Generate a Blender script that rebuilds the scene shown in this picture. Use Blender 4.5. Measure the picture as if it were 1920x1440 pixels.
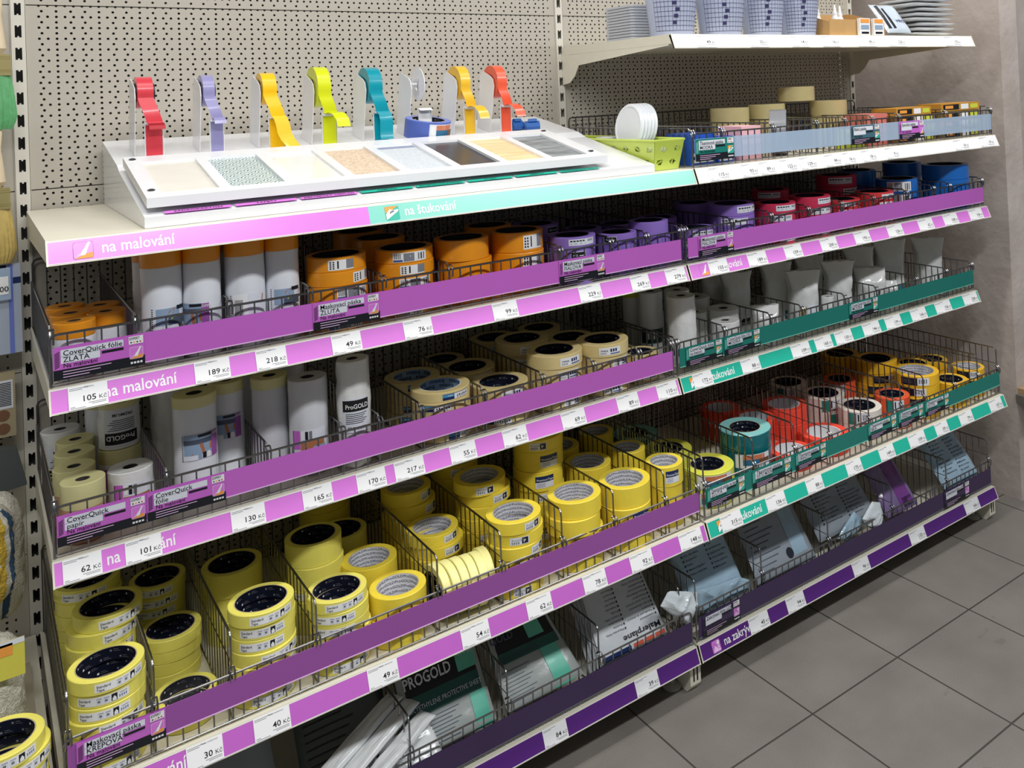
import bpy, math, random
from mathutils import Vector, Matrix, noise
random.seed(7)
for o in list(bpy.data.objects): bpy.data.objects.remove(o, do_unlink=True)
SC = bpy.context.scene
COL = SC.collection
PI = math.pi
# ---------------------------------------------------------------- camera, world, lights, exposure
CAM = Vector((-0.0922, -2.4461, 1.6078))
YAW, PIT, ROL = -0.655, 0.0137, -0.0423
fw = Vector((-math.sin(YAW)*math.cos(PIT), math.cos(YAW)*math.cos(PIT), math.sin(PIT)))
rt = Vector((math.cos(YAW), math.sin(YAW), 0)); up = rt.cross(fw)
r2 = rt*math.cos(ROL)+up*math.sin(ROL); u2 = -rt*math.sin(ROL)+up*math.cos(ROL)
cd = bpy.data.cameras.new('camera'); cam = bpy.data.objects.new('camera', cd); COL.objects.link(cam)
M = Matrix((r2, u2, -fw)).transposed().to_4x4(); M.translation = CAM
cam.matrix_world = M
cd.sensor_fit = 'HORIZONTAL'; cd.sensor_width = 36.0; cd.lens = 1676.49/1920*36
cd.shift_x = (960-1227.25)/1920; cd.shift_y = (147.9-720)/1920
cd.clip_start = 0.05; cd.clip_end = 50
SC.camera = cam
w = bpy.data.worlds.new('world'); SC.world = w; w.use_nodes = True
w.node_tree.nodes['Background'].inputs[0].default_value = (0.86, 0.92, 1.0, 1)
w.node_tree.nodes['Background'].inputs[1].default_value = 0.13
SC.view_settings.view_transform = 'Standard'; SC.view_settings.look = 'None'
SC.view_settings.gamma = 1; SC.view_settings.use_curve_mapping = False
SC.view_settings.exposure = 0.0
def area(name, loc, sx, sy, e, col=(1, .97, .92), rot=(0, 0, 0)):
    l = bpy.data.lights.new(name, 'AREA'); l.shape = 'RECTANGLE'; l.size = sx; l.size_y = sy; l.energy = e; l.color = col
    o = bpy.data.objects.new(name, l); COL.objects.link(o); o.location = loc; o.rotation_euler = rot
    return o
area('ceiling_tube_light', (0.35, -1.05, 2.95), 1.5, 0.16, 23)
area('ceiling_tube_light', (2.35, -1.05, 2.95), 1.5, 0.16, 23)
area('ceiling_tube_light', (0.0, -2.5, 2.95), 1.8, 0.2, 50, (.96, .98, 1))
area('ceiling_tube_light', (2.6, -2.5, 2.95), 1.8, 0.2, 50, (.96, .98, 1))
area('ceiling_tube_light', (-1.8, -2.6, 2.95), 1.2, 0.4, 12, (1, .96, .9))

# ---------------------------------------------------------------- materials
def lin(c):
    return tuple((x/12.92 if x <= .04045 else ((x+.055)/1.055)**2.4) for x in [v/255 for v in c]) + (1,)
MATS = {}
def mat(name, col, rough=.5, metal=0., noise_=0., nscale=30, bump=0., coat=0., trans=0., alpha=1., spec=.5, sheen=0., vert=None):
    if name in MATS: return MATS[name]
    m = bpy.data.materials.new(name); m.use_nodes = True; nt = m.node_tree; b = nt.nodes['Principled BSDF']
    c = lin(col)
    b.inputs['Base Color'].default_value = c; b.inputs['Roughness'].default_value = rough; b.inputs['Metallic'].default_value = metal
    b.inputs['Coat Weight'].default_value = coat; b.inputs['Coat Roughness'].default_value = .12
    b.inputs['Transmission Weight'].default_value = trans; b.inputs['Alpha'].default_value = alpha
    b.inputs['Specular IOR Level'].default_value = spec
    tc = nt.nodes.new('ShaderNodeTexCoord')
    n = nt.nodes.new('ShaderNodeTexNoise'); n.inputs['Scale'].default_value = nscale; n.inputs['Detail'].default_value = 5
    nt.links.new(tc.outputs['Object'], n.inputs['Vector'])
    mx = nt.nodes.new('ShaderNodeMix'); mx.data_type = 'RGBA'; mx.blend_type = 'MULTIPLY'
    mx.inputs[0].default_value = 1
    rp = nt.nodes.new('ShaderNodeMapRange'); rp.inputs[1].default_value = .3; rp.inputs[2].default_value = .7
    rp.inputs[3].default_value = 1-noise_; rp.inputs[4].default_value = 1
    nt.links.new(n.outputs[0], rp.inputs[0])
    mx.inputs[6].default_value = c; nt.links.new(rp.outputs[0], mx.inputs[7])
    nt.links.new(mx.outputs[2], b.inputs['Base Color'])
    if bump:
        bp = nt.nodes.new('ShaderNodeBump'); bp.inputs['Strength'].default_value = bump; bp.inputs['Distance'].default_value = .004
        nt.links.new(n.outputs[0], bp.inputs['Height']); nt.links.new(bp.outputs[0], b.inputs['Normal'])
    MATS[name] = m
    return m
cream = mat('cream_metal', (226, 221, 203), .38, noise_=.03)
creamd = mat('cream_panel', (208, 203, 188), .4, noise_=.03)
white = mat('white_plastic', (243, 243, 243), .32, noise_=.02)
whitem = mat('white_lacquer', (238, 239, 242), .25, noise_=.02, coat=.3)
paper = mat('white_paper', (240, 240, 240), .5)
black = mat('black_ink', (18, 18, 22), .5)
dark = mat('dark_card', (24, 27, 34), .35)
grey = mat('grey_ink', (120, 120, 124), .6)
lilac = mat('lilac_strip', (222, 128, 222), .28, noise_=.03, coat=.25)
lilacd = mat('lilac_deep', (196, 104, 200), .3, noise_=.03, coat=.25)
magenta = mat('magenta_panel', (206, 108, 208), .3, noise_=.04, nscale=6, coat=.3)
plum = mat('plum_panel', (156, 84, 164), .3, noise_=.04, nscale=6, coat=.3)
mint = mat('mint_strip', (132, 214, 196), .3, noise_=.03, coat=.25)
teal = mat('teal_strip', (38, 184, 158), .3, noise_=.03, coat=.25)
tealp = mat('teal_panel', (26, 128, 116), .3, noise_=.04, nscale=6, coat=.3)
aub = mat('aubergine_panel', (62, 42, 84), .3, noise_=.05, nscale=6, coat=.3)
aubs = mat('aubergine_strip', (88, 36, 124), .3, noise_=.03, coat=.25)
clearp = mat('clear_blue_panel', (190, 212, 236), .15, alpha=.55, coat=.3)
chrome = mat('chrome_wire', (150, 150, 152), .28, metal=1.)
wireg = mat('grey_wire', (96, 97, 100), .38, metal=.85)
orangei = mat('orange_ink', (240, 160, 70), .5)
pinkw = mat('pale_lilac_ink', (240, 200, 240), .5)
cfill = mat('label_white', (225, 228, 236), .45)
# ---------------------------------------------------------------- mesh builder
class MB:
    def __init__(s): s.v = []; s.f = []; s.m = []; s.mats = []; s.sm = []
    def mi(s, m):
        if m not in s.mats: s.mats.append(m)
        return s.mats.index(m)
    def add(s, vs, fs, m, smooth=False):
        b = len(s.v); s.v += [tuple(v) for v in vs]; k = s.mi(m)
        for f in fs: s.f.append(tuple(b+i for i in f)); s.m.append(k); s.sm.append(smooth)
    def box(s, x0, x1, y0, y1, z0, z1, m):
        v = [(x, y, z) for x in (x0, x1) for y in (y0, y1) for z in (z0, z1)]
        s.add(v, [(0, 1, 3, 2), (4, 6, 7, 5), (0, 4, 5, 1), (2, 3, 7, 6), (0, 2, 6, 4), (1, 5, 7, 3)], m)
    def hexa(s, v, m):  # 8 corners: bottom 4 then top 4
        s.add(v, [(3, 2, 1, 0), (4, 5, 6, 7), (0, 1, 5, 4), (1, 2, 6, 5), (2, 3, 7, 6), (3, 0, 4, 7)], m)
    def quad(s, a, b, c, d, m): s.add([a, b, c, d], [(0, 1, 2, 3)], m)
    def prism(s, poly, axis, a0, a1, m):   # polygon in the two other axes, extruded along axis
        n = len(poly)
        def P(p, a): return {'x': (a, p[0], p[1]), 'y': (p[0], a, p[1]), 'z': (p[0], p[1], a)}[axis]
        vs = [P(p, a0) for p in poly]+[P(p, a1) for p in poly]
        s.add(vs, [tuple(range(n)), tuple(range(2*n-1, n-1, -1))]+[(i, i+n, (i+1) % n+n, (i+1) % n) for i in range(n)], m)
    def tube(s, pts, r, m, k=5, closed=False):
        pts = [Vector(p) for p in pts]; n = len(pts); vs = []; prev = None
        for i, p in enumerate(pts):
            if closed: d = pts[(i+1) % n]-pts[i-1]
            else: d = pts[min(i+1, n-1)]-pts[max(i-1, 0)]
            d.normalize()
            if prev is None: a = Vector((0, 0, 1)) if abs(d.z) < .9 else Vector((1, 0, 0))
            else: a = prev
            a = (a-d*a.dot(d)).normalized(); prev = a; b = d.cross(a)
            for j in range(k):
                t = 2*PI*j/k; vs.append(p+(a*math.cos(t)+b*math.sin(t))*r)
        fs = []
        for i in range(n if closed else n-1):
            for j in range(k):
                fs.append((i*k+j, i*k+(j+1) % k, ((i+1) % n)*k+(j+1) % k, ((i+1) % n)*k+j))
        if not closed: fs += [tuple(range(k-1, -1, -1)), tuple((n-1)*k+j for j in range(k))]
        s.add(vs, fs, m, True)
    def lathe(s, prof, m, k=40, wob=None, closed=False):     # profile (r,z) pairs, may be closed ring
        n = len(prof); vs = []
        for j in range(k):
            t = 2*PI*j/k
            for i, (r, z) in enumerate(prof):
                q = r+(wob(t, z) if wob and r > 1e-4 else 0)
                vs.append((q*math.cos(t), q*math.sin(t), z))
        fs = []
        for j in range(k):
            for i in range(n if closed else n-1):
                i2 = (i+1) % n; j2 = (j+1) % k
                fs.append((j*n+i, j2*n+i, j2*n+i2, j*n+i2))
        s.add(vs, fs, m, True)
    def surf(s, S, u0, u1, v0, v1, nu, nv, m, off=0., smooth=True):
        vs = [S(u0+(u1-u0)*i/nu, v0+(v1-v0)*j/nv, off) for i in range(nu+1) for j in range(nv+1)]
        fs = [(i*(nv+1)+j, (i+1)*(nv+1)+j, (i+1)*(nv+1)+j+1, i*(nv+1)+j+1) for i in range(nu) for j in range(nv)]
        s.add(vs, fs, m, smooth)
    def text(s, txt, S, u, v, size, m, off=.0006, bold=0., sx=1., align='L', rot=0, ital=0):
        tv, tf, wd = text_mesh(txt, bold)
        du = 0 if align == 'L' else (-wd*size*sx if align == 'R' else -wd*size*sx/2)
        c, q = math.cos(rot), math.sin(rot)
        vs = []
        for x, y in tv:
            a = (x+y*ital)*size*sx+du; b = y*size
            vs.append(S(u+a*c-b*q, v+a*q+b*c, off))
        s.add(vs, tf, m)
    def build(s, name, parent=None, sharp=35, loc=None, edge=None):
        me = bpy.data.meshes.new(name); me.from_pydata(s.v, [], s.f)
        for m in s.mats: me.materials.append(m)
        me.polygons.foreach_set('material_index', s.m); me.polygons.foreach_set('use_smooth', s.sm)
        me.update()
        if any(s.sm): me.set_sharp_from_angle(angle=math.radians(sharp))
        o = bpy.data.objects.new(name, me); COL.objects.link(o)
        if parent: o.parent = parent
        if loc: o.location = loc
        return o
_tc = {}
def text_mesh(txt, bold=0.):
    k = (txt, bold)
    if k not in _tc:
        c = bpy.data.curves.new('t', 'FONT'); c.body = txt; c.size = 1; c.resolution_u = 2; c.offset = bold; c.fill_mode = 'FRONT'
        o = bpy.data.objects.new('t', c); COL.objects.link(o)
        dg = bpy.context.evaluated_depsgraph_get(); dg.update()
        me = bpy.data.meshes.new_from_object(o.evaluated_get(dg))
        v = [(p.co.x, p.co.y) for p in me.vertices]; f = [tuple(p.vertices) for p in me.polygons]
        wd = max([p[0] for p in v] or [0])
        _tc[k] = (v, f, wd)
        bpy.data.objects.remove(o, do_unlink=True); bpy.data.meshes.remove(me); bpy.data.curves.remove(c)
    return _tc[k]
def flat(o, ex, ey):
    o = Vector(o); ex = Vector(ex).normalized(); ey = Vector(ey); ey = (ey-ex*ey.dot(ex)).normalized(); n = ex.cross(ey)
    return lambda u, v, d=0: o+ex*u+ey*v+n*d
def cyl(r, t0, z0, flip=1):     # label wrapped round a cylinder: u along the arc, v up; t0 = angle where u = 0
    return lambda u, v, d=0: Vector(((r+flip*d)*math.cos(t0+flip*u/r), (r+flip*d)*math.sin(t0+flip*u/r), z0+v))
def tag(o, label, cat, group=None):
    o['label'] = label; o['category'] = cat
    if group: o['group'] = group
    return o
def struct(o): o['kind'] = 'structure'; return o
def empty(name, loc, rz=0., label=None, cat=None, group=None):
    o = bpy.data.objects.new(name, None); COL.objects.link(o); o.location = loc; o.rotation_euler = (0, 0, rz); o.empty_display_size = .02
    if label: tag(o, label, cat, group)
    return o
def kids(o): return list(o.children)
def dup(root, loc, rz, label, group=None, scale=(1, 1, 1), tilt=None, cat=None):
    r = root.copy(); COL.objects.link(r); r.location = loc; r.rotation_euler = (tilt[0] if tilt else 0, tilt[1] if tilt else 0, rz); r.scale = scale
    r['label'] = label
    if cat: r['category'] = cat
    if group: r['group'] = group
    for ch in PARTS[root.name]:
        c = ch.copy(); COL.objects.link(c); c.parent = r
    return r
PARTS = {}
ORD = ['topmost', 'second', 'third', 'fourth', 'fifth', 'sixth', 'seventh', 'eighth', 'ninth', 'tenth', 'eleventh']
# ---------------------------------------------------------------- layout (metres)
TAGS = [
 ('B', 1, 0.0306, 0.0885, '105'),
 ('B', 1, 0.2261, 0.286, '189'),
 ('B', 1, 0.3323, 0.3881, '218'),
 ('B', 1, 0.4756, 0.5351, '49'),
 ('B', 1, 0.626, 0.6894, '76'),
 ('B', 1, 0.8347, 0.8973, '99'),
 ('B', 1, 1.0659, 1.1296, '229'),
 ('B', 1, 1.2204, 1.2778, '269'),
 ('B', 1, 1.3317, 1.3981, '279'),
 ('B', 2, 1.4801, 1.5479, '155'),
 ('B', 2, 1.6242, 1.697, '189'),
 ('B', 2, 1.7703, 1.8416, '159'),
 ('B', 2, 1.9239, 1.9967, '200'),
 ('B', 2, 2.0784, 2.152, '193'),
 ('B', 2, 2.2404, 2.3173, '126'),
 ('B', 2, 2.4026, 2.4821, '62'),
 ('B', 2, 2.5426, 2.6235, '108'),
 ('B', 2, 2.694, 2.7749, '106'),
 ('C', 1, 0.0179, 0.0764, '62'),
 ('C', 1, 0.1127, 0.1709, '101'),
 ('C', 1, 0.2901, 0.352, '130'),
 ('C', 1, 0.424, 0.483, '165'),
 ('C', 1, 0.5339, 0.5958, '170'),
 ('C', 1, 0.6158, 0.6823, '217'),
 ('C', 1, 0.744, 0.8068, '55'),
 ('C', 1, 0.8761, 0.9397, '62'),
 ('C', 1, 1.0359, 1.1041, '69'),
 ('C', 1, 1.2013, 1.2691, '89'),
 ('C', 1, 1.3304, 1.3974, '110'),
 ('C', 2, 1.4554, 1.5229, '172'),
 ('C', 2, 1.6338, 1.7054, '88'),
 ('C', 2, 1.8379, 1.9167, '109'),
 ('C', 2, 1.9419, 2.0156, '160'),
 ('C', 2, 2.0329, 2.1113, '130'),
 ('C', 2, 2.1659, 2.2489, '146'),
 ('C', 2, 2.279, 2.3604, '179'),
 ('C', 2, 2.4152, 2.4982, '166'),
 ('C', 2, 2.5531, 2.6408, '156'),
 ('C', 2, 2.7185, 2.8053, '328'),
 ('D', 1, 0.1864, 0.2458, '30'),
 ('D', 1, 0.2986, 0.3632, '40'),
 ('D', 1, 0.513, 0.5748, '49'),
 ('D', 1, 0.7152, 0.7807, '54'),
 ('D', 1, 0.8747, 0.9387, '62'),
 ('D', 1, 1.0258, 1.0896, '78'),
 ('D', 1, 1.1622, 1.2295, '92'),
 ('D', 1, 1.3168, 1.3901, '148'),
 ('D', 2, 1.4588, 1.5319, '315'),
 ('D', 2, 1.6262, 1.6994, '136'),
 ('D', 2, 1.7864, 1.8541, '88'),
 ('D', 2, 1.9598, 2.0282, '175'),
 ('D', 2, 2.1143, 2.185, '149'),
 ('D', 2, 2.2607, 2.3446, '109'),
 ('D', 2, 2.4023, 2.4703, '59'),
 ('D', 2, 2.5372, 2.6123, '79'),
 ('D', 2, 2.7161, 2.7933, '107'),
 ('E', 1, 0.9327, 0.9968, '84'),
 ('E', 1, 1.1995, 1.2707, '39'),
 ('E', 2, 1.5914, 1.666, '45'),
 ('E', 2, 1.739, 1.8124, '94'),
 ('E', 2, 2.0285, 2.1047, '96'),
 ('E', 2, 2.3123, 2.3925, '132'),
 ('E', 2, 2.6212, 2.7056, '166'),
 ('T', 2, 1.4954, 1.5636, '49'),
 ('T', 2, 1.6944, 1.7673, '32'),
 ('T', 2, 1.8655, 1.9398, '14'),
 ('T', 2, 2.002, 2.081, '16'),
 ('T', 2, 2.1681, 2.2584, '99'),
 ('T', 2, 2.3243, 2.4151, '123'),
 ('T', 2, 2.6385, 2.7349, '173'),
 ('A', 2, 1.4546, 1.5249, '115'),
 ('A', 2, 1.5719, 1.6322, '93'),
 ('A', 2, 1.6403, 1.6985, '89'),
 ('A', 2, 1.7218, 1.7867, '122'),
 ('A', 2, 1.8, 1.8697, '129'),
 ('A', 2, 1.9066, 1.9775, '99'),
 ('A', 2, 1.9871, 2.0433, '16'),
 ('A', 2, 2.0757, 2.1419, '18'),
 ('A', 2, 2.1889, 2.2531, '9'),
 ('A', 2, 2.5533, 2.6376, '16'),
 ('A', 2, 2.7052, 2.7914, '19'),
]
CARDS = [
 ('B', 1, 0.0115, 0.1487, 'CoverQuick fólie', 'ZLATÁ', 'm'),
 ('B', 1, 0.4445, 0.5806, 'Maskovací páska', 'ŽLUTÁ', 'm'),
 ('B', 1, 1.0195, 1.1523, 'Maskovací páska', 'FIALOVÁ', 'm'),
 ('B', 2, 1.4563, 1.5845, 'Maskovací páska', 'FIALOVÁ', 'm'),
 ('C', 1, 0.0126, 0.1496, 'CoverQuick', 'papír', 'm'),
 ('C', 1, 0.1513, 0.2847, 'CoverQuick', 'fólie', 'm'),
 ('C', 2, 1.4426, 1.5752, 'CoverQuick fólie', 'na beton', 's'),
 ('C', 2, 1.5832, 1.7232, 'CoverQuick fólie SVĚTLE', 'MODRÁ', 's'),
 ('C', 2, 2.1171, 2.2605, 'CoverQuick fólie SVĚTLE', 'MODRÁ', 's'),
 ('D', 1, 0.0246, 0.1574, 'Maskovací páska', 'KREPOVÁ', 'm'),
 ('D', 2, 1.4243, 1.5607, 'Tkaninová páska na beton', 'ŽLUTÁ', 's'),
 ('D', 2, 1.5887, 1.7415, 'Tkaninová páska', 'SVĚTLE MODRÁ', 's'),
 ('D', 2, 1.759, 1.8877, 'Tkaninová páska', 'ORANŽOVÁ', 's'),
 ('D', 2, 2.0798, 2.2185, 'Tkaninová páska', 'BÍLÁ', 's'),
 ('D', 2, 2.2293, 2.3574, 'Tkaninová páska', 'ORANŽOVÁ', 's'),
 ('D', 2, 2.3689, 2.4988, 'Tkaninová páska', 'ŽLUTÁ', 's'),
 ('E', 2, 1.4338, 1.5701, 'Zakrývací fólie LDPE', '', 'z'),
 ('E', 2, 2.522, 2.6705, 'Zakrývací fólie LDPE', '', 'z'),
 ('A', 2, 1.4223, 1.5591, 'Tkaninová páska', 'MODRÁ', 's'),
 ('A', 2, 2.0445, 2.1797, 'Balicí páska', '', 'g'),
 ('A', 2, 2.2789, 2.4084, 'Speciální páska', '', 'm'),
]
DIV = {'D1': [0.014, 0.142, 0.269, 0.424, 0.677, 0.828, 0.987, 1.135, 1.293, 1.398], 'D2': [1.424, 1.605, 1.768, 1.916, 2.1, 2.259, 2.38, 2.547, 2.69, 2.81], 'B1': [0.009, 0.137, 0.293, 0.442, 0.593, 0.744, 1.03, 1.178, 1.29, 1.402], 'B2': [1.42, 1.589, 1.741, 1.898, 2.048, 2.202, 2.375, 2.522, 2.615, 2.81], 'C1': [0.01, 0.187, 0.366, 0.515, 0.596, 0.69, 0.842, 1.0, 1.149, 1.292, 1.4], 'C2': [1.42, 1.595, 1.782, 1.916, 2.115, 2.272, 2.481, 2.655, 2.81], 'A2': [1.42, 1.527, 1.72, 1.9, 2.028, 2.157, 2.289, 2.541, 2.81], 'E1': [0.014, 0.623, 0.857, 1.11, 1.367], 'E2': [1.422, 1.668, 1.95, 2.258, 2.556, 2.81]}
W = 1.4097
Z = dict(A=1.4003, B=1.1425, C=.8298, D=.4715, E=.1273, T=1.7599)
D = dict(A=.642, B=.5957, C=.5394, D=.6257, E=.5725, T=.5651)
RH, RT = .0395, .0159
FENCE = .09
PANZ = dict(A=(.020, .076), B=(.016, .069), C=(.025, .075), D=(.034, .082), E=(.012, .066))
ROWN = dict(A='top', B='second', C='third', D='fourth', E='bottom', T='raised')
BAYN = {0: 'far-left', 1: 'left', 2: 'right'}
# ---------------------------------------------------------------- room
def floor_mat():
    m = bpy.data.materials.new('floor_tiles'); m.use_nodes = True; nt = m.node_tree; b = nt.nodes['Principled BSDF']; N = nt.nodes; L = nt.links
    tc = N.new('ShaderNodeTexCoord'); sp = N.new('ShaderNodeSeparateXYZ'); L.new(tc.outputs['Object'], sp.inputs[0])
    def mth(op, a, bb=None):
        n = N.new('ShaderNodeMath'); n.operation = op
        for i, q in enumerate((a, bb)):
            if q is None: continue
            if isinstance(q, (int, float)): n.inputs[i].default_value = q
            else: L.new(q, n.inputs[i])
        return n.outputs[0]
    def line(o, off):
        f = mth('FRACT', mth('DIVIDE', mth('SUBTRACT', o, off), .345)); f = mth('ABSOLUTE', mth('SUBTRACT', f, .5))
        return mth('GREATER_THAN', f, .5-.0075)
    wv = N.new('ShaderNodeTexNoise'); wv.inputs['Scale'].default_value = 5; wv.inputs['Detail'].default_value = 6; L.new(tc.outputs['Object'], wv.inputs['Vector'])
    g = mth('MAXIMUM', line(sp.outputs[0], 1.58-.0+.0), line(sp.outputs[1], -.82))
    cr = N.new('ShaderNodeValToRGB'); cr.color_ramp.elements[0].position = .3; cr.color_ramp.elements[0].color = lin((116, 111, 105)); cr.color_ramp.elements[1].position = .72; cr.color_ramp.elements[1].color = lin((130, 125, 118))
    L.new(wv.outputs[0], cr.inputs[0])
    n3 = N.new('ShaderNodeTexNoise'); n3.inputs['Scale'].default_value = 380; n3.inputs['Detail'].default_value = 2; L.new(tc.outputs['Object'], n3.inputs['Vector'])
    mr = N.new('ShaderNodeMapRange'); mr.inputs[1].default_value = .3; mr.inputs[2].default_value = .7; mr.inputs[3].default_value = .86; mr.inputs[4].default_value = 1.08; L.new(n3.outputs[0], mr.inputs[0])
    m1 = N.new('ShaderNodeMix'); m1.data_type = 'RGBA'; m1.blend_type = 'MULTIPLY'; m1.inputs[0].default_value = 1; L.new(cr.outputs[0], m1.inputs[6]); L.new(mr.outputs[0], m1.inputs[7])
    # scuffs with a shape of their own
    n4 = N.new('ShaderNodeTexNoise'); n4.inputs['Scale'].default_value = 5.5; n4.inputs['Detail'].default_value = 8; n4.inputs['Distortion'].default_value = 1.6; L.new(tc.outputs['Object'], n4.inputs['Vector'])
    sc = mth('LESS_THAN', n4.outputs[0], .30)
    m2 = N.new('ShaderNodeMix'); m2.data_type = 'RGBA'; L.new(mth('MULTIPLY', sc, .22), m2.inputs[0]); L.new(m1.outputs[2], m2.inputs[6]); m2.inputs[7].default_value = lin((66, 63, 60))
    m3 = N.new('ShaderNodeMix'); m3.data_type = 'RGBA'; L.new(g, m3.inputs[0]); L.new(m2.outputs[2], m3.inputs[6]); m3.inputs[7].default_value = lin((64, 61, 57))
    L.new(m3.outputs[2], b.inputs['Base Color']); b.inputs['Roughness'].default_value = .55
    bp = N.new('ShaderNodeBump'); bp.inputs['Strength'].default_value = .5; bp.inputs['Distance'].default_value = .003; bp.invert = True
    L.new(g, bp.inputs['Height']); L.new(bp.outputs[0], b.inputs['Normal'])
    return m
def plaster_mat():
    m = bpy.data.materials.new('wall_plaster'); m.use_nodes = True; nt = m.node_tree; b = nt.nodes['Principled BSDF']; N = nt.nodes; L = nt.links
    tc = N.new('ShaderNodeTexCoord'); n = N.new('ShaderNodeTexNoise'); n.inputs['Scale'].default_value = 6; n.inputs['Detail'].default_value = 8; L.new(tc.outputs['Object'], n.inputs['Vector'])
    cr = N.new('ShaderNodeValToRGB'); cr.color_ramp.elements[0].position = .3; cr.color_ramp.elements[0].color = lin((176, 164, 156)); cr.color_ramp.elements[1].position = .7; cr.color_ramp.elements[1].color = lin((196, 185, 178))
    L.new(n.outputs[0], cr.inputs[0]); L.new(cr.outputs[0], b.inputs['Base Color']); b.inputs['Roughness'].default_value = .85
    n2 = N.new('ShaderNodeTexNoise'); n2.inputs['Scale'].default_value = 28; n2.inputs['Detail'].default_value = 6; L.new(tc.outputs['Object'], n2.inputs['Vector'])
    bp = N.new('ShaderNodeBump'); bp.inputs['Strength'].default_value = .35; bp.inputs['Distance'].default_value = .008; L.new(n2.outputs[0], bp.inputs['Height']); L.new(bp.outputs[0], b.inputs['Normal'])
    return m
plaster = plaster_mat()
b = MB(); b.box(-1.6, 4.2, -4.5, .30, -.08, 0, floor_mat()); struct(b.build('floor'))
b = MB(); b.box(3.03, 3.15, -.551, .30, 0, 3.0, plaster); struct(b.build('wall_right'))
b = MB(); b.box(-1.6, 3.03, .20, .30, 0, 3.0, plaster); struct(b.build('wall_back'))
b = MB(); b.box(3.15, 4.2, -.40, -.30, 0, 3.0, plaster); struct(b.build('wall_front'))
wood = mat('worn_wood', (176, 148, 112), .6, noise_=.35, nscale=18)
concrete = mat('rough_concrete', (112, 108, 100), .9, noise_=.3, nscale=25, bump=.5)
b = MB(); b.box(3.035, 3.5, -.66, -.5515, .405, .425, wood); b.box(3.02, 3.5, -.655, -.5515, .375, .4045, concrete); struct(b.build('trim_1'))
# ---------------------------------------------------------------- pegboard back panels and slotted uprights
def peg_mat(name, kind, col):
    m = bpy.data.materials.new(name); m.use_nodes = True; nt = m.node_tree; b = nt.nodes['Principled BSDF']; N = nt.nodes; L = nt.links
    b.inputs['Base Color'].default_value = lin(col); b.inputs['Roughness'].default_value = .4
    tc = N.new('ShaderNodeTexCoord'); sp = N.new('ShaderNodeSeparateXYZ'); L.new(tc.outputs['Object'], sp.inputs[0]); X, Zc = sp.outputs[0], sp.outputs[2]
    def mth(op, a, bb=None):
        n = N.new('ShaderNodeMath'); n.operation = op
        for i, q in enumerate((a, bb)):
            if q is None: continue
            if isinstance(q, (int, float)): n.inputs[i].default_value = q
            else: L.new(q, n.inputs[i])
        return n.outputs[0]
    def cell(o, off, p): return mth('MULTIPLY', mth('SUBTRACT', mth('FRACT', mth('ADD', mth('DIVIDE', mth('SUBTRACT', o, off), p), .5)), .5), p)
    if kind == 'peg':
        def dots(ox, px, oz):
            u, v = cell(X, ox, px), cell(Zc, oz, .025)
            return mth('LESS_THAN', mth('ADD', mth('MULTIPLY', u, u), mth('MULTIPLY', v, v)), .0028**2)
        h = mth('MAXIMUM', dots(.039, .01667, .010), dots(.0442, .0279, .0225))
        h = mth('MULTIPLY', h, mth('MULTIPLY', mth('GREATER_THAN', X, .034), mth('LESS_THAN', X, W-.036)))
    else:
        u, v = mth('ABSOLUTE', X), mth('ABSOLUTE', cell(Zc, .001, .05))
        h = mth('MULTIPLY', mth('LESS_THAN', u, .0062), mth('LESS_THAN', v, .0135))
        n = mth('MULTIPLY', mth('GREATER_THAN', v, .0105), mth('LESS_THAN', u, .0016))
        h = mth('MULTIPLY', h, mth('SUBTRACT', 1.0, n))
    tr = N.new('ShaderNodeBsdfTransparent'); ms = N.new('ShaderNodeMixShader')
    L.new(h, ms.inputs[0]); L.new(b.outputs[0], ms.inputs[1]); L.new(tr.outputs[0], ms.inputs[2])
    L.new(ms.outputs[0], N['Material Output'].inputs[0])
    return m
peg = peg_mat('perforated_metal', 'peg', (182, 176, 164)); slot = peg_mat('slotted_metal', 'slot', (214, 210, 198))
inner = mat('hole_shade_grey', (70, 70, 70), .7)  # dark grey that paints in the shade behind holes and slots
seams = [0.02, .245, .645, 1.045, 1.445, 1.861, 2.26]
for bay in (0, 1, 2):
    x0 = (bay-1)*W
    for i in range(6):
        z0, z1 = seams[i]+.0012, seams[i+1]-.0012
        b = MB(); zo = 1.40
        b.quad((.008, 0, z0-zo), (W-.008, 0, z0-zo), (W-.008, 0, z1-zo), (.008, 0, z1-zo), peg)
        for (a, c, d, e) in ((.008, W-.008, z0, z0), (.008, W-.008, z1, z1)):   # folded rims
            b.quad((a, 0, d-zo), (c, 0, d-zo), (c, .012, d-zo), (a, .012, d-zo), creamd)
        o = b.build('pegboard_panel', loc=(x0, 0, zo))
        tag(o, f'cream perforated metal back panel, {ORD[5-i]} of the {BAYN[bay]} bay counting down', 'panel', 'perforated back panels')
    b = MB(); b.box(x0+.02, x0+W-.02, .05, .06, .02, 2.26, inner); tag(b.build('hole_shade_sheet'), f'added dark sheet keeping the holes dark behind the {BAYN[bay]} bay back panels', 'panel')  # sheet added behind the panels so their holes stay dark
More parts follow.
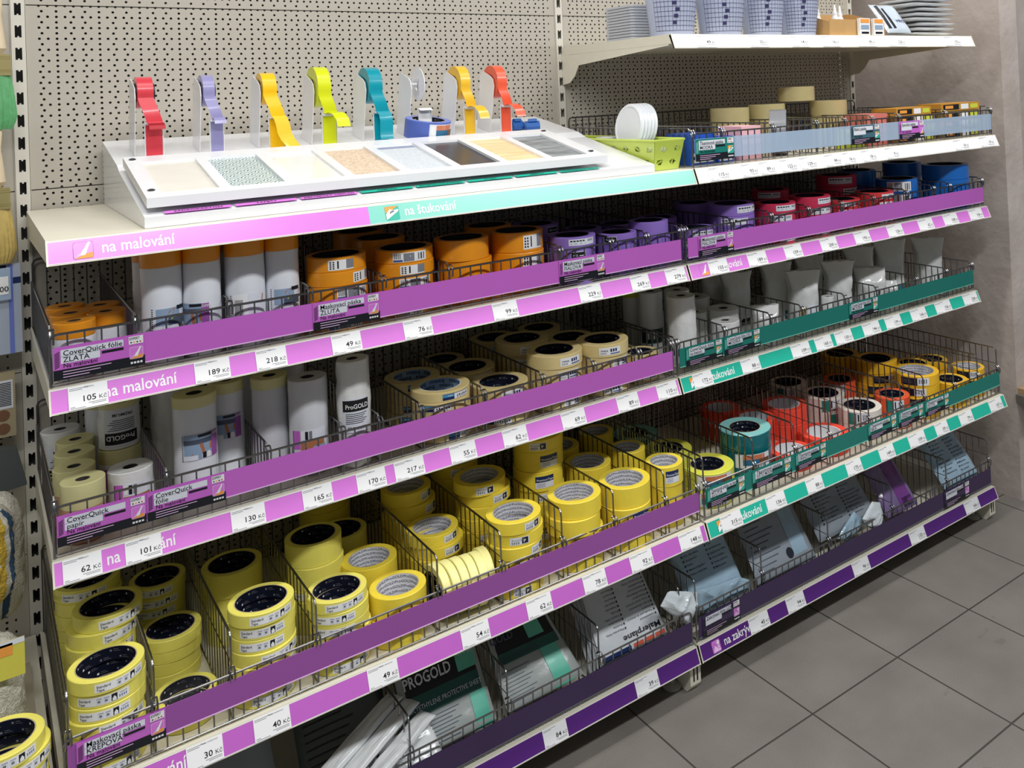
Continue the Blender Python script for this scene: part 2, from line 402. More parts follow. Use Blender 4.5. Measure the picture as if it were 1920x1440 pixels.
for i in range(3):
    b = MB(); zo = 1.40
    b.quad((-.014, 0, .0-zo), (.014, 0, .0-zo), (.014, 0, 2.3-zo), (-.014, 0, 2.3-zo), slot)
    for s in (-1, 1): b.box(s*.014-.0008, s*.014+.0008, 0, .04, -zo, 2.3-zo, creamd)
    b.box(-.014, .014, .038, .04, -zo, 2.3-zo, inner)  # dark backing added so the slots read as shaded openings
    o = b.build('slotted_upright', loc=(i*W, -.003, zo))
    tag(o, ['cream slotted metal upright at the left end beside the hanging brushes', 'cream slotted metal upright between the two shelving bays', 'cream slotted metal upright at the right end by the grey wall'][i], 'upright', 'slotted uprights')
# base feet
for i in range(3):
    t = empty('base_foot', (i*W, 0, 0), 0, ['cream metal base foot under the left end of the shelving', 'cream metal base foot standing on the floor between the bays', 'cream metal base foot standing on the floor at the right end'][i], 'foot', 'shelving feet')
    b = MB(); b.prism([(-.003, .001), (-.545, .001), (-.56, .02), (-.56, .085), (-.003, .085)], 'x', -.018, .018, cream); b.build('foot_body', t)
    b = MB()
    for s in (-.006, .006): b.box(s-.0018, s+.0018, -.5615, -.5595, .03, .07, black)
    b.build('slot', t)
    b = MB(); b.lathe([(0, .0005), (.026, .0005), (.028, .008), (.02, .012), (.009, .014), (.009, .05)], mat('foot_plastic', (170, 168, 160), .5), 20); b.build('levelling_disc', t, loc=(-.035, -.50, 0))
# ---------------------------------------------------------------- shelves
TL = math.hypot(RH, RT)
def rail_S(k): return flat((0, -D[k]-RT, Z[k]-RH), (1, 0, 0), (0, RT, RH))
def icon(b, S, u, v, s, kind):
    def rr(a0, b0, a1, b1, m, off): b.add([S(u+a0*s, v+b0*s, off), S(u+a1*s, v+b0*s, off), S(u+a1*s, v+b1*s, off), S(u+a0*s, v+b1*s, off)], [(0, 1, 2, 3)], m)
    def pg(p, m, off): b.add([S(u+x*s, v+y*s, off) for x, y in p], [tuple(range(len(p)))], m)
    def frame():
        P = [(.08, 0), (.92, 0), (1, .08), (1, .92), (.92, 1), (.08, 1), (0, .92), (0, .08)]
        pg(P, pinkw if kind != 'knife' else mint, .0005)
        Q = [(.5+(x-.5)*.93, .5+(y-.5)*.93) for x, y in P]; pg(Q, {'brush': lilac, 'knife': teal, 'sheet': lilac}[kind], .0007)
    frame()
    if kind == 'brush':
        pg([(.05, .04), (.95, .04), (.95, .36), (.62, .30)], orangei, .0009)
        pg([(.05, .1), (.6, .55), (.5, .3), (.3, .2)], pinkw, .0009)
        pg([(.36, .20), (.58, .22), (.68, .42), (.50, .56), (.42, .42)], white, .0012)
        pg([(.52, .54), (.66, .44), (.86, .92), (.76, .98)], white, .0012)
    elif kind == 'knife':
        pg([(.02, .55), (.02, .98), (.95, .98), (.55, .75)], orangei, .0009)
        pg([(.05, .05), (.95, .62), (.95, .75), (.6, .7), (.35, .8), (.05, .45)], white, .0011)
        pg([(.3, .45), (.7, .62), (.55, .7), (.35, .6)], grey, .0013)
    else:
        pg([(.1, .1), (.35, .6), (.6, .35), (.75, .6), (.9, .3), (.9, .1)], pinkw, .0009)
        b.tube([S(u+x*s, v+y*s, .0012) for x, y in [(.08, .45), (.35, .75), (.55, .45), (.75, .25), (.95, .35)]], .0006, magenta, 4)
        pg([(.55, .7), (.72, .95), (.9, .8), (.8, .55)], white, .0011)
def shelf(k, bay, zones, texts=()):
    x0 = (bay-1)*W; x1 = x0+W
    desc = {'A': 'cream metal top shelf', 'B': 'cream metal second shelf', 'C': 'cream metal third shelf', 'D': 'cream metal fourth shelf', 'E': 'cream metal bottom shelf', 'T': 'cream metal raised shelf'}[k]
    t = empty('metal_shelf', (0, 0, 0), 0, f'{desc} of the {BAYN[bay]} bay, {zones[0][3]} front strip', 'shelf', 'metal shelves')
    b = MB(); b.box(x0+.004, x1-.004, -D[k]+.001, -.014, Z[k]-.026, Z[k], cream); b.build('deck', t)
    b = MB()
    b.prism([(-D[k], Z[k]), (-D[k]-RT, Z[k]-RH), (-D[k]-RT+.004, Z[k]-RH-.001), (-D[k]+.006, Z[k]-.004)], 'x', x0+.003, x1-.003, cream)
    for xx in (x0+.003, x1-.006): b.prism([(-D[k]-.0012, Z[k]+.001), (-D[k]-RT-.0018, Z[k]-RH), (-D[k]-RT+.004, Z[k]-RH-.001), (-D[k]+.008, Z[k]-.004)], 'x', xx, xx+.003, cream)
    b.build('price_rail', t)
    S = rail_S(k)
    for (a, c, m, nm) in zones:
        b = MB(); b.surf(S, x0+a, x0+c, .0028, TL-.0028, 1, 1, m, .0005, False); b.build('colour_strip', t)
        bb = MB()
        for v in (.0020, TL-.0026): bb.surf(S, x0+a, x0+c, v, v+.0009, 1, 1, white, .0008, False)
        bb.build('strip_edge', t)
    if texts:
        for (kind, a, s) in [q for q in texts if len(q) == 3]:
            b = MB(); icon(b, S, a, .0055, s, kind); b.build('pictogram', t)
        for (txt, a, c, m) in [q for q in texts if len(q) == 4]:
            wd = text_mesh(txt, .012)[2]; size = .029
            b = MB(); b.text(txt, S, a, .0125, size, m, .0009, .012, sx=(c-a)/(wd*size)); b.build('lettering', t)
    for s, xx in ((0, x0+.0045), (1, x1-.0075)):    # end brackets
        b = MB(); hh = .055 if k != 'E' else .010
        if k == 'T': poly = [(-D[k]+.02, Z[k]-.001), (-D[k]+.012, Z[k]-.03), (-.10, Z[k]-.062), (-.075, Z[k]-.095), (-.045, Z[k]-.115), (-.004, Z[k]-.12), (-.004, Z[k]-.001)]
        elif k == 'E': poly = [(-D[k]+.008, Z[k]-.001), (-D[k]+.005, Z[k]-.030), (-.004, Z[k]-.030), (-.004, Z[k]-.001)]
        else: poly = [(-D[k]+.008, Z[k]-.001), (-D[k]+.005, Z[k]-.038), (-.06, Z[k]-hh), (-.03, Z[k]-hh-.03), (-.004, Z[k]-hh-.03), (-.004, Z[k]-.001)]
        b.prism(poly, 'x', xx, xx+.003, cream); b.build('bracket', t)
    return t
mal, stu, zak = 'na malování', 'na štukování', 'na zakrývání'
shelf('A', 1, [(.006, .545, lilac, 'lilac and mint'), (.545, W-.006, mint, '')], [('brush', .0405, .030), ('knife', .578, .030), (mal, .0817, .194, white), (stu, .6189, .7345, white)])
shelf('A', 2, [(.006, W-.006, white, 'white')])
shelf('B', 1, [(.006, W-.006, lilac, 'lilac')], [(mal, .0817, .197, white)])
shelf('B', 2, [(.006, W-.006, lilac, 'lilac')], [('brush', 1.448, .030), (mal, 1.488, 1.6018, white)])
shelf('C', 1, [(.006, W-.006, lilac, 'lilac')], [(mal, .0834, .1948, white)])
shelf('C', 2, [(.006, W-.006, teal, 'teal')], [('knife', 1.4435, .030), (stu, 1.482, 1.607, white)])
shelf('D', 1, [(.006, W-.006, lilacd, 'lilac')], [(mal, .075, .1864, white)])
shelf('D', 2, [(.006, W-.006, teal, 'teal')], [('knife', 1.4456, .030), (stu, 1.484, 1.6078, white)])
shelf('E', 1, [(.006, W-.006, aubs, 'dark purple')])
shelf('E', 2, [(.006, W-.006, aubs, 'dark purple')], [('sheet', 1.4537, .030), (zak, 1.496, 1.622, white)])
shelf('T', 2, [(.006, W-.006, white, 'white')])
# ---------------------------------------------------------------- price tags
cnt = {}
for k, bay, a, c, t_ in TAGS:
    S = rail_S(k); b = MB(); wd = c-a
    b.surf(S, a, c, .0018, TL-.0015, 1, 1, paper, .0017, False)
    for (e0, e1) in ((a, a), (c, c)): b.add([S(e0, .0018, .0006), S(e0, TL-.0015, .0006), S(e0, TL-.0015, .0017), S(e0, .0018, .0017)], [(0, 1, 2, 3)], paper)
    sx = min(1., wd/.058)
    b.text(t_, S, c-.0165*sx-.001, .0135, .0135, black, .0019, .012, align='R', sx=sx*1.1)
    b.text('Kč', S, c-.0015, .0135, .0095, black, .0019, .0, align='R', sx=sx*1.1)
    for (u0, u1, v) in ((.03, .55, TL-.006), (.03, .36, TL-.0085), (.5, .95, .0095), (.58, .95, .007), (.04, .16, .006), (.04, .42, .0036)):
        b.surf(S, a+wd*u0, a+wd*u1, v, v+.0009, 1, 1, grey, .0018, False)
    if k in 'BCD':
        b.text({'B': 'CQ fólie', 'C': 'CQ papír', 'D': 'Páska maskovací'}[k] if bay == 1 else 'Páska', S, a+wd*.4, TL-.0068, .0042, grey, .0019)
    key = (k, bay, t_); cnt[key] = cnt.get(key, 0)+1
    lb = f'white price tag reading {t_} Kč in the {ROWN[k]} shelf strip, {BAYN[bay]} bay'
    tag(b.build('price_tag'), lb, 'price tag', f'price tags on the {ROWN[k]} shelf')
# ---------------------------------------------------------------- front fences, side and back grids, dividers
def vwires(b, axis, a0, a1, c, z0, z1, pitch=.0253, r=.0013, ztop=None):
    n = max(1, int(round((a1-a0)/pitch)))
    for i in range(1, n):
        a = a0+(a1-a0)*i/n; zt = ztop(a) if ztop else z1
        p = (a, c) if axis == 'x' else (c, a)
        b.box(p[0]-r, p[0]+r, p[1]-r, p[1]+r, z0, zt, chrome)
def fence(k, bay, pm, x_in=.008):
    x0 = (bay-1)*W+x_in; x1 = bay*W-x_in; y = -D[k]+.010; zb = Z[k]+.002; zt = Z[k]+FENCE
    t = empty('wire_front_fence', ((x0+x1)/2, y, Z[k]), 0, f'wire front fence with {pm[1]} along the {ROWN[k]} shelf, {BAYN[bay]} bay', 'fence', 'wire front fences')
    def rel(o): o.location = (-(x0+x1)/2, -y, -Z[k])
    b = MB(); rr = .012
    pts = [(x0, y, zb)]+[(x0+rr-rr*math.cos(q*PI/8), y, zt-rr+rr*math.sin(q*PI/8)) for q in range(5)]+[(x1-rr+rr*math.sin(q*PI/8), y, zt-rr+rr*math.cos(q*PI/8)) for q in range(5)]+[(x1, y, zb)]
    b.tube(pts, .0024, chrome, 6)
    b.tube([(x0, y, zb+.004), (x1, y, zb+.004)], .0018, chrome, 5)
    rel(b.build('frame', t))
    b = MB(); vwires(b, 'x', x0, x1, y+.001, zb, zt); rel(b.build('upright_wires', t))
    p0, p1 = PANZ[k]; b = MB()
    if pm[0] is clearp: b.box(x0+.004, x1-.004, y-.0045, y-.0035, Z[k]+p0, Z[k]+p1, pm[0])
    else:
        b.box(x0+.004, x1-.004, y-.0050, y-.0035, Z[k]+p0, Z[k]+p1, pm[0])
        b.box(x0+.004, x1-.004, y-.0056, y-.0050, Z[k]+p0-.001, Z[k]+p0+.001, pinkw if pm[0] in (magenta, plum) else mint if pm[0] is tealp else grey)
    rel(b.build('insert_panel', t))
    return t
FP = {('B', 1): (magenta, 'purple panel'), ('B', 2): (magenta, 'purple panel'), ('C', 1): (magenta, 'purple panel'), ('C', 2): (tealp, 'teal panel'), ('D', 1): (plum, 'plum panel'), ('D', 2): (tealp, 'teal panel'), ('E', 1): (aub, 'dark purple panel'), ('E', 2): (aub, 'dark purple panel'), ('A', 2): (clearp, 'clear bluish panel')}
for (k, bay), pm in FP.items(): fence(k, bay, pm)
def grid_wall(k, bay, x, label, divider=True, hgt=None, y1=-.03):
    # wire partition running front to back at x
    yf = -D[k]+.016; z0 = Z[k]+.002; deep = k in 'DE'
    top = hgt or (Z[k]+.163 if deep else Z[k]+.103)
    t = empty('wire_divider', (x, yf, Z[k]), 0, label, 'divider', f'wire dividers on the {ROWN[k]} shelf')
    b = MB(); q = .014
    if deep: pts = [(x, yf, z0), (x, yf, top-q)]+[(x, yf+q-q*math.cos(a*PI/8), top-q+q*math.sin(a*PI/8)) for a in range(1, 5)]
    else:
        pts = [(x, yf, z0), (x, yf, Z[k]+FENCE-.006), (x, yf+.006, Z[k]+FENCE+.006), (x, yf+.012, top)]
    pts += [(x, y1, top), (x, y1, z0)]
    b.tube(pts, .0023, chrome, 6); b.tube([(x, yf, z0+.002), (x, y1, z0+.002)], .0018, chrome, 5)
    if deep: b.tube([(x, yf+.004, top-.055), (x, y1, top-.055)], .0012, chrome, 4)
    o = b.build('frame', t); o.location = (-x, -yf, -Z[k])
    b = MB(); vwires(b, 'y', yf+.008, y1, x+.0015, z0, top); o = b.build('upright_wires', t); o.location = (-x, -yf, -Z[k])
    # hook clipped over the fence wire
    b = MB(); zf = Z[k]+FENCE; ya = -D[k]+.010
    for s in (-.004, .004):
        b.tube([(x+s, yf+.004, zf+.008), (x+s, yf-.004, zf+.010), (x+s, ya-.003, zf+.005), (x+s, ya-.0055, zf-.004), (x+s, ya-.0025, zf-.016)], .0018, chrome, 5)
    b.tube([(x-.004, yf+.004, zf+.008), (x+.004, yf+.004, zf+.008)], .002, chrome, 5)
    o = b.build('hook', t); o.location = (-x, -yf, -Z[k])
    return t
for key, xs in DIV.items():
    k, bay = key[0], int(key[1])
    for i, x in enumerate(xs):
        pos = 'left end wire grid' if i == 0 else 'right end wire grid' if i == len(xs)-1 and key != 'E1' else f'{["","first","second","third","fourth","fifth","sixth","seventh","eighth","ninth"][i]} wire divider from the left'
        grid_wall(k, bay, x, f'{pos} on the {ROWN[k]} shelf, {BAYN[bay]} bay')
for k, bay, h in (('A', 2, .134), ('B', 1, .15), ('B', 2, .15), ('C', 1, .15), ('C', 2, .15), ('D', 1, .19), ('D', 2, .19), ('E', 1, .19), ('E', 2, .19)):
    x0 = (bay-1)*W+.012; x1 = bay*W-.012; y = -.018; zt = Z[k]+h; zb = Z[k]+.002
    b = MB(); b.tube([(x0, y, zb), (x0, y, zt-.01), (x0+.003, y, zt-.003), (x0+.01, y, zt), (x1-.01, y, zt), (x1, y, zt-.01), (x1, y, zb)], .0024, wireg, 6)
    b.tube([(x0, y, zb+.03), (x1, y, zb+.03)], .0018, wireg, 5); b.tube([(x0, y, zb+.004), (x1, y, zb+.004)], .0018, wireg, 5)
    vwires(b, 'x', x0, x1, y-.002, zb, zt); b.m = [0]*len(b.m); b.mats = [wireg]
    tag(b.build('wire_back_grid'), f'grey wire back grid along the rear of the {ROWN[k]} shelf, {BAYN[bay]} bay', 'wire grid', 'wire back grids')
# ---------------------------------------------------------------- product cards clipped into the fences
def card(k, bay, a, c, t1, t2, sty, i):
    y = -D[k]+.010-.0068; p0, p1 = PANZ[k]; z0 = Z[k]+p0-.003; z1 = Z[k]+p1-.001; H = z1-z0; wd = c-a
    b = MB(); S = flat((a, y, z0), (1, 0, 0), (0, 0, 1))
    main = {'m': magenta, 's': tealp, 'z': aub, 'g': mat('slate_card', (70, 108, 124), .35, coat=.3)}[sty]
    b.box(a, c, y, y+.0008, z0, z1, main)
    b.surf(S, 0, wd, 0, H*.32, 1, 1, dark, .0004, False)
    for j in range(9):
        v = H*(.36+.055*j); b.add([S(.002, v, .0005), S(.009, v+.0035, .0005), S(.009, v+.005, .0005), S(.002, v+.0015, .0005)], [(0, 1, 2, 3)], dark if sty != 's' else mint)
    b.surf(S, .011, wd*.76, H*.72, H*.93, 1, 1, cfill, .0005, False); b.surf(S, .011, wd*.5, H*.50, H*.73, 1, 1, cfill, .0005, False)
    sx = wd/.136
    b.text(t1, S, .014*sx, H*.745, .0125, dark, .0009, .006, sx=min(sx, (wd*.72)/(max(.001, text_mesh(t1, .006)[2])*.0125)))
    if t2: b.text(t2, S, .014*sx, H*.54, .0125, dark, .0009, .004, sx=min(sx, wd*.42/(text_mesh(t2, .004)[2]*.0125)))
    b.text({'m': 'Na malování', 's': 'Na štukování', 'z': 'Na zakrývání', 'g': 'Na balení'}[sty], S, .014*sx, H*.37, .0105, dark, .0009, .004, sx=sx*.95)
    for j in range(3): b.surf(S, wd*.1, wd*(.62-.12*j), H*(.235-.085*j), H*(.235-.085*j)+.0012, 1, 1, pinkw, .0008, False)
    b.surf(S, wd*.52, wd*.76, H*.60, H*.68, 1, 1, dark, .0007, False)
    b.surf(S, wd*.82, wd*.985, H*.72, H*.97, 1, 1, paper, .0006, False)
    b.text('EXPERT', S, wd*.828, H*.86, .0065, dark, .0009, .01, sx=sx*.72)
    for j, mm in enumerate((black, orangei, black, mat('red_ink', (200, 40, 50), .5))): b.surf(S, wd*(.838+.035*j), wd*(.838+.035*j)+.0025, H*.76, H*.80, 1, 1, mm, .0009, False)
    icon(b, S, wd*.825, H*.24, min(wd*.155, H*.42), {'m': 'brush', 's': 'knife', 'z': 'sheet', 'g': 'knife'}[sty])
    for j in range(4): b.surf(S, wd*(.835+.036*j), wd*(.835+.036*j)+.0035, H*.09, H*.155, 1, 1, paper, .0009, False)
    tx = (t1+' '+t2).strip()
    tag(b.build('product_card'), f'{ {"m":"purple","s":"green","z":"dark purple","g":"slate blue"}[sty]} card reading {tx}, {["first","second","third","fourth","fifth","sixth"][i]} on the {ROWN[k]} {BAYN[bay]} fence', 'sign', 'product cards')
ci = {}
for k, bay, a, c, t1, t2, sty in CARDS:
    i = ci.get((k, bay), 0); ci[(k, bay)] = i+1; card(k, bay, a, c, t1, t2, sty, i)
# ---------------------------------------------------------------- tape rolls
navy = mat('core_navy', (22, 26, 42), .35)
cardb = mat('core_beige', (176, 160, 134), .7)
corew = mat('core_white', (226, 226, 232), .5)
coreb = mat('core_pale_blue', (150, 178, 206), .5)
corel = mat('core_lime', (176, 190, 60), .5)
yel = mat('crepe_yellow', (240, 230, 108), .42, noise_=.05, nscale=60)
yel2 = mat('crepe_golden_yellow', (245, 220, 72), .38, noise_=.05, nscale=60)
pale = mat('crepe_pale_yellow', (246, 240, 160), .4, noise_=.03)
sand = mat('crepe_sand', (232, 210, 148), .42, noise_=.05, nscale=60)
oran = mat('washi_orange', (244, 156, 28), .3, noise_=.05, nscale=60, coat=.35)
purp = mat('washi_purple', (150, 118, 204), .4, noise_=.04, nscale=60)
crim = mat('washi_crimson', (212, 52, 88), .4, noise_=.04, nscale=60)
redo = mat('washi_red', (226, 66, 70), .38, noise_=.04, nscale=60)
blue = mat('washi_blue', (32, 112, 200), .3, noise_=.04, nscale=60, coat=.3)
tealt = mat('cloth_teal', (0, 104, 112), .25, noise_=.06, nscale=40, coat=.5)
tealsd = mat('cloth_teal_side', (134, 200, 198), .4)
lime = mat('cloth_lime', (228, 228, 84), .35, noise_=.04)
fluo = mat('cloth_fluorescent_red', (255, 84, 62), .4, noise_=.04)
whit = mat('cloth_white', (236, 226, 216), .4, noise_=.04)
oran2 = mat('cloth_coral', (236, 92, 52), .4, noise_=.04)
gold = mat('cloth_gold', (242, 190, 48), .35, noise_=.04)
clr = mat('packing_clear', (222, 206, 150), .18, noise_=.06, coat=.6)
cbl = mat('barcode_blue', (60, 84, 150), .5)
navyl = mat('label_navy', (24, 44, 92), .35)
silver = mat('cloth_silver', (132, 134, 140), .3, noise_=.05, coat=.4)
def roll(name, label, R, rc, H, mb, ms, mc, core='plain', lab='none'):
    root = empty(name, (0, 0, 0), 0, label, 'tape roll')
    e = min(.0012, H*.08)
    b = MB()
    b.lathe([(R-e, 0), (R, e), (R, H-e), (R-e, H)], mb, 44)
    b.lathe([(R-e, H), (rc+.0022, H-.0002)], ms, 44); b.lathe([(rc+.0022, .0002), (R-e, 0)], ms, 44)
    p = [b.build('tape', root)]
    b = MB(); b.lathe([(rc+.0022, .0002), (rc+.0022, H-.0002), (rc, H-.0006), (rc, .0006)], mc, 44, closed=True)
    if core in ('dark', 'progold', 'masq'):
        b.lathe([(rc+.0021, H-.0001), (rc+.0003, H-.0001)], cardb if core != 'masq' else corew, 44)
    S = cyl(rc, 0, 0, -1)
    if core == 'dark':
        rnd = random.Random(3)
        for row in range(max(1, int(H/.012))):
            for j in range(9):
                u = 2*PI*rc*(j+.5*(row % 2))/9; v = H*(row+.35)/max(1, int(H/.012))
                b.surf(S, u, u+.0035, v, v+.0035, 1, 1, paper if (j+row) % 3 == 0 else grey, .0005, False)
                b.surf(S, u+.006, u+.018, v, v+.0007, 3, 1, grey, .0005, False); b.surf(S, u+.006, u+.014, v+.003, v+.0037, 3, 1, grey, .0005, False)
    if core == 'progold':
        n = max(1, int(H/.0085))
        for row in range(n):
            for j in range(7):
                b.text('ProGOLD', S, 2*PI*rc*(j+.5*(row % 2))/7, H*(row+.25)/n, .0072, navy, .0005, .004, sx=1.25)
    if core == 'masq':
        for row in range(2):
            for j in range(6): b.text('masq', S, 2*PI*rc*(j+.5*row)/6, H*(row+.2)/2, .0135, navyl, .0005, .01, sx=1.15)
    p.append(b.build('core', root))
    if lab != 'none':
        b = MB(); LH = H*.60; z0 = H*.2
        def strip(wd, m, hh=LH, zz=z0, u0=0):
            S = cyl(R, -PI/2-wd/2/R, zz)
            b.surf(S, u0, u0+wd, 0, hh, 12, 1, m, .0004)
            return S
        def bars(S, u0, u1, v0, v1, m=black, n=12):
            for j in range(n):
                if j % 3 == 2: continue
                a = u0+(u1-u0)*j/n; b.surf(S, a, a+(u1-u0)/n*.6, v0, v1, 1, 1, m, .0006, False)
        if lab == 'standard':
            wd = .085; S = strip(wd, paper); b.text('Standard', S, .003, LH*.52, LH*.42, dark, .0007, .008); b.text('Tape', S, .003, LH*.12, LH*.42, dark, .0007, .008)
            for q in (0, 1): b.surf(S, .034+q*.011, .043+q*.011, LH*.14, LH*.86, 2, 1, cfill, .0006, False); b.surf(S, .0345+q*.011, .0425+q*.011, LH*.72, LH*.78, 2, 1, grey, .0008, False); b.surf(S, .036+q*.011, .040+q*.011, LH*.3, LH*.55, 1, 1, grey, .0008, False)
            b.surf(S, .057, .066, LH*.08, LH*.9, 2, 1, dark, .0006, False)
            b.add([S(.0585, LH*.1, .0009), S(.0645, LH*.1, .0009), S(.0645, LH*.4, .0009), S(.0615, LH*.68, .0009), S(.0585, LH*.4, .0009)], [(0, 1, 2, 3, 4)], paper)
            bars(S, .069, .083, LH*.2, LH*.52, cbl); b.surf(S, .070, .082, LH*.68, LH*.75, 2, 1, grey, .0006, False)
        elif lab == 'grey':
            wd = .042; S = strip(wd, cfill); b.text('ProGOLD', S, .004, LH*.52, LH*.36, grey, .0007, .004); bars(S, .004, .022, LH*.12, LH*.42); b.surf(S, .026, .040, LH*.1, LH*.9, 2, 1, dark, .0006, False); b.text('P', S, .029, LH*.25, LH*.6, paper, .0009, .01)
        elif lab == 'navy':
            wd = .046; S = strip(wd, cfill); b.surf(S, 0, wd, LH*.5, LH, 6, 1, navyl, .0006, False); b.text('PremiumTape', S, .003, LH*.6, LH*.26, paper, .0009, .004)
            for q in range(3): b.surf(S, .004, .024, LH*(.12+.12*q), LH*(.15+.12*q), 2, 1, cbl, .0007, False)
        elif lab == 'masq':
            wd = .06; S = strip(wd, paper); b.surf(S, 0, .024, 0, LH, 3, 1, navyl, .0006, False); b.surf(S, 0, .024, LH*.45, LH, 3, 1, mat('masq_blue', (72, 150, 200), .4), .0008, False)
            b.text('masq', S, .010, LH*.58, LH*.34, paper, .001, .008); b.surf(S, 0, wd, LH*.92, LH, 8, 1, navyl, .0009, False)
            for q in range(6): b.surf(S, .030+q*.0048, .0325+q*.0048, LH*.3, LH*(.55+.1*(q % 2)), 1, 1, navyl, .0007, False)
            bars(S, .03, .056, LH*.05, LH*.2, grey)
        elif lab == 'bars':
            wd = .052; S = strip(wd, paper); b.text('masq', S, .004, LH*.5, LH*.36, navyl, .0007, .01); bars(S, .004, .018, LH*.14, LH*.38, grey)
            for q in range(3): b.surf(S, .026+q*.006, .030+q*.006, LH*.4, LH*.8, 1, 1, navyl, .0007, False)
            b.surf(S, .026, .05, LH*.1, LH*.24, 3, 1, cbl, .0007, False)
        elif lab == 'washi':
            wd = .072; S = strip(wd, paper, H*.72, H*.12); LH = H*.72; bars(S, .003, .018, LH*.35, LH*.9); b.surf(S, .001, .020, LH*.04, LH*.26, 2, 1, cbl, .0006, False)
            b.surf(S, .022, .044, LH*.05, LH*.92, 3, 1, silver, .0006, False); b.add([S(.034, LH*.6, .0009), S(.05, LH*.9, .0009), S(.05, LH*.1, .0009)], [(0, 1, 2)], paper)
            for q in range(3): b.surf(S, .052+q*.006, .055+q*.006, LH*.15, LH*.85, 1, 1, black if q == 1 else grey, .0007, False)
        elif lab == 'washi2':
            wd = .052; S = strip(wd, paper, H*.7, H*.15); LH = H*.7
            for q in range(4):
                for w_ in range(2): b.surf(S, .003+w_*.006, .0065+w_*.006, LH*(.12+.2*q), LH*(.25+.2*q), 1, 1, black, .0006, False)
            b.surf(S, .018, .021, LH*.15, LH*.9, 1, 1, black, .0006, False); b.surf(S, .036, .052, LH*.1, LH, 2, 1, silver, .0006, False)
        elif lab == 'lav':
            wd = .074; S = strip(wd, cfill, H*.56, H*.3); LH = H*.56
            for q in range(5): b.surf(S, .004+q*.008, .010+q*.008, LH*.6, LH*.8, 1, 1, dark, .0006, False)
            bars(S, .052, .07, LH*.5, LH*.85); b.surf(S, .005, .045, LH*.25, LH*.32, 3, 1, grey, .0006, False)
        elif lab == 'fsc':
            wd = .04; S = strip(wd, cfill, H*.6, H*.2); LH = H*.6; b.surf(S, .001, .039, LH*.08, LH*.92, 4, 1, black, .0006, False); b.text('MIX', S, .006, LH*.35, LH*.4, paper, .0009); b.surf(S, .022, .034, LH*.4, LH*.5, 2, 1, paper, .0009, False)
        elif lab == 'paint':
            wd = .085; S = strip(wd, cfill, H*.8, H*.1); LH = H*.8; b.surf(S, .018, .07, LH*.62, LH*.95, 5, 1, mat('print_orange', (206, 120, 84), .5), .0006, False); b.surf(S, .018, .055, LH*.2, LH*.62, 5, 1, mat('print_blue', (44, 104, 140), .5), .0006, False)
            b.surf(S, .055, .084, LH*.2, LH*.62, 3, 1, mat('print_brown', (112, 72, 56), .5), .0006, False); bars(S, .045, .07, LH*.02, LH*.18); b.surf(S, .003, .014, LH*.1, LH*.9, 2, 1, paper, .0008, False)
        elif lab == 'green':
            wd = .06; S = strip(wd, cfill, H*.8, H*.1); LH = H*.8; b.surf(S, 0, .022, 0, LH, 3, 1, tealp, .0006, False); bars(S, .04, .057, LH*.4, LH*.9)
            b.surf(S, .026, .030, LH*.3, LH*.9, 1, 1, black, .0006, False); b.surf(S, .026, .057, LH*.05, LH*.22, 3, 1, mat('print_brown', (112, 72, 56), .5), .0006, False)
        elif lab == 'goldp':
            wd = .078; S = strip(wd, cfill, H*.7, H*.15); LH = H*.7; b.surf(S, 0, .046, 0, LH, 6, 1, navy, .0006, False)
            for q in range(3): b.surf(S, .006, .03, LH*(.3+.2*q), LH*(.34+.2*q), 3, 1, grey, .0008, False)
            bars(S, .05, .075, LH*.25, LH*.85)
        p.append(b.build('label', root))
    PARTS[root.name] = p
    return root
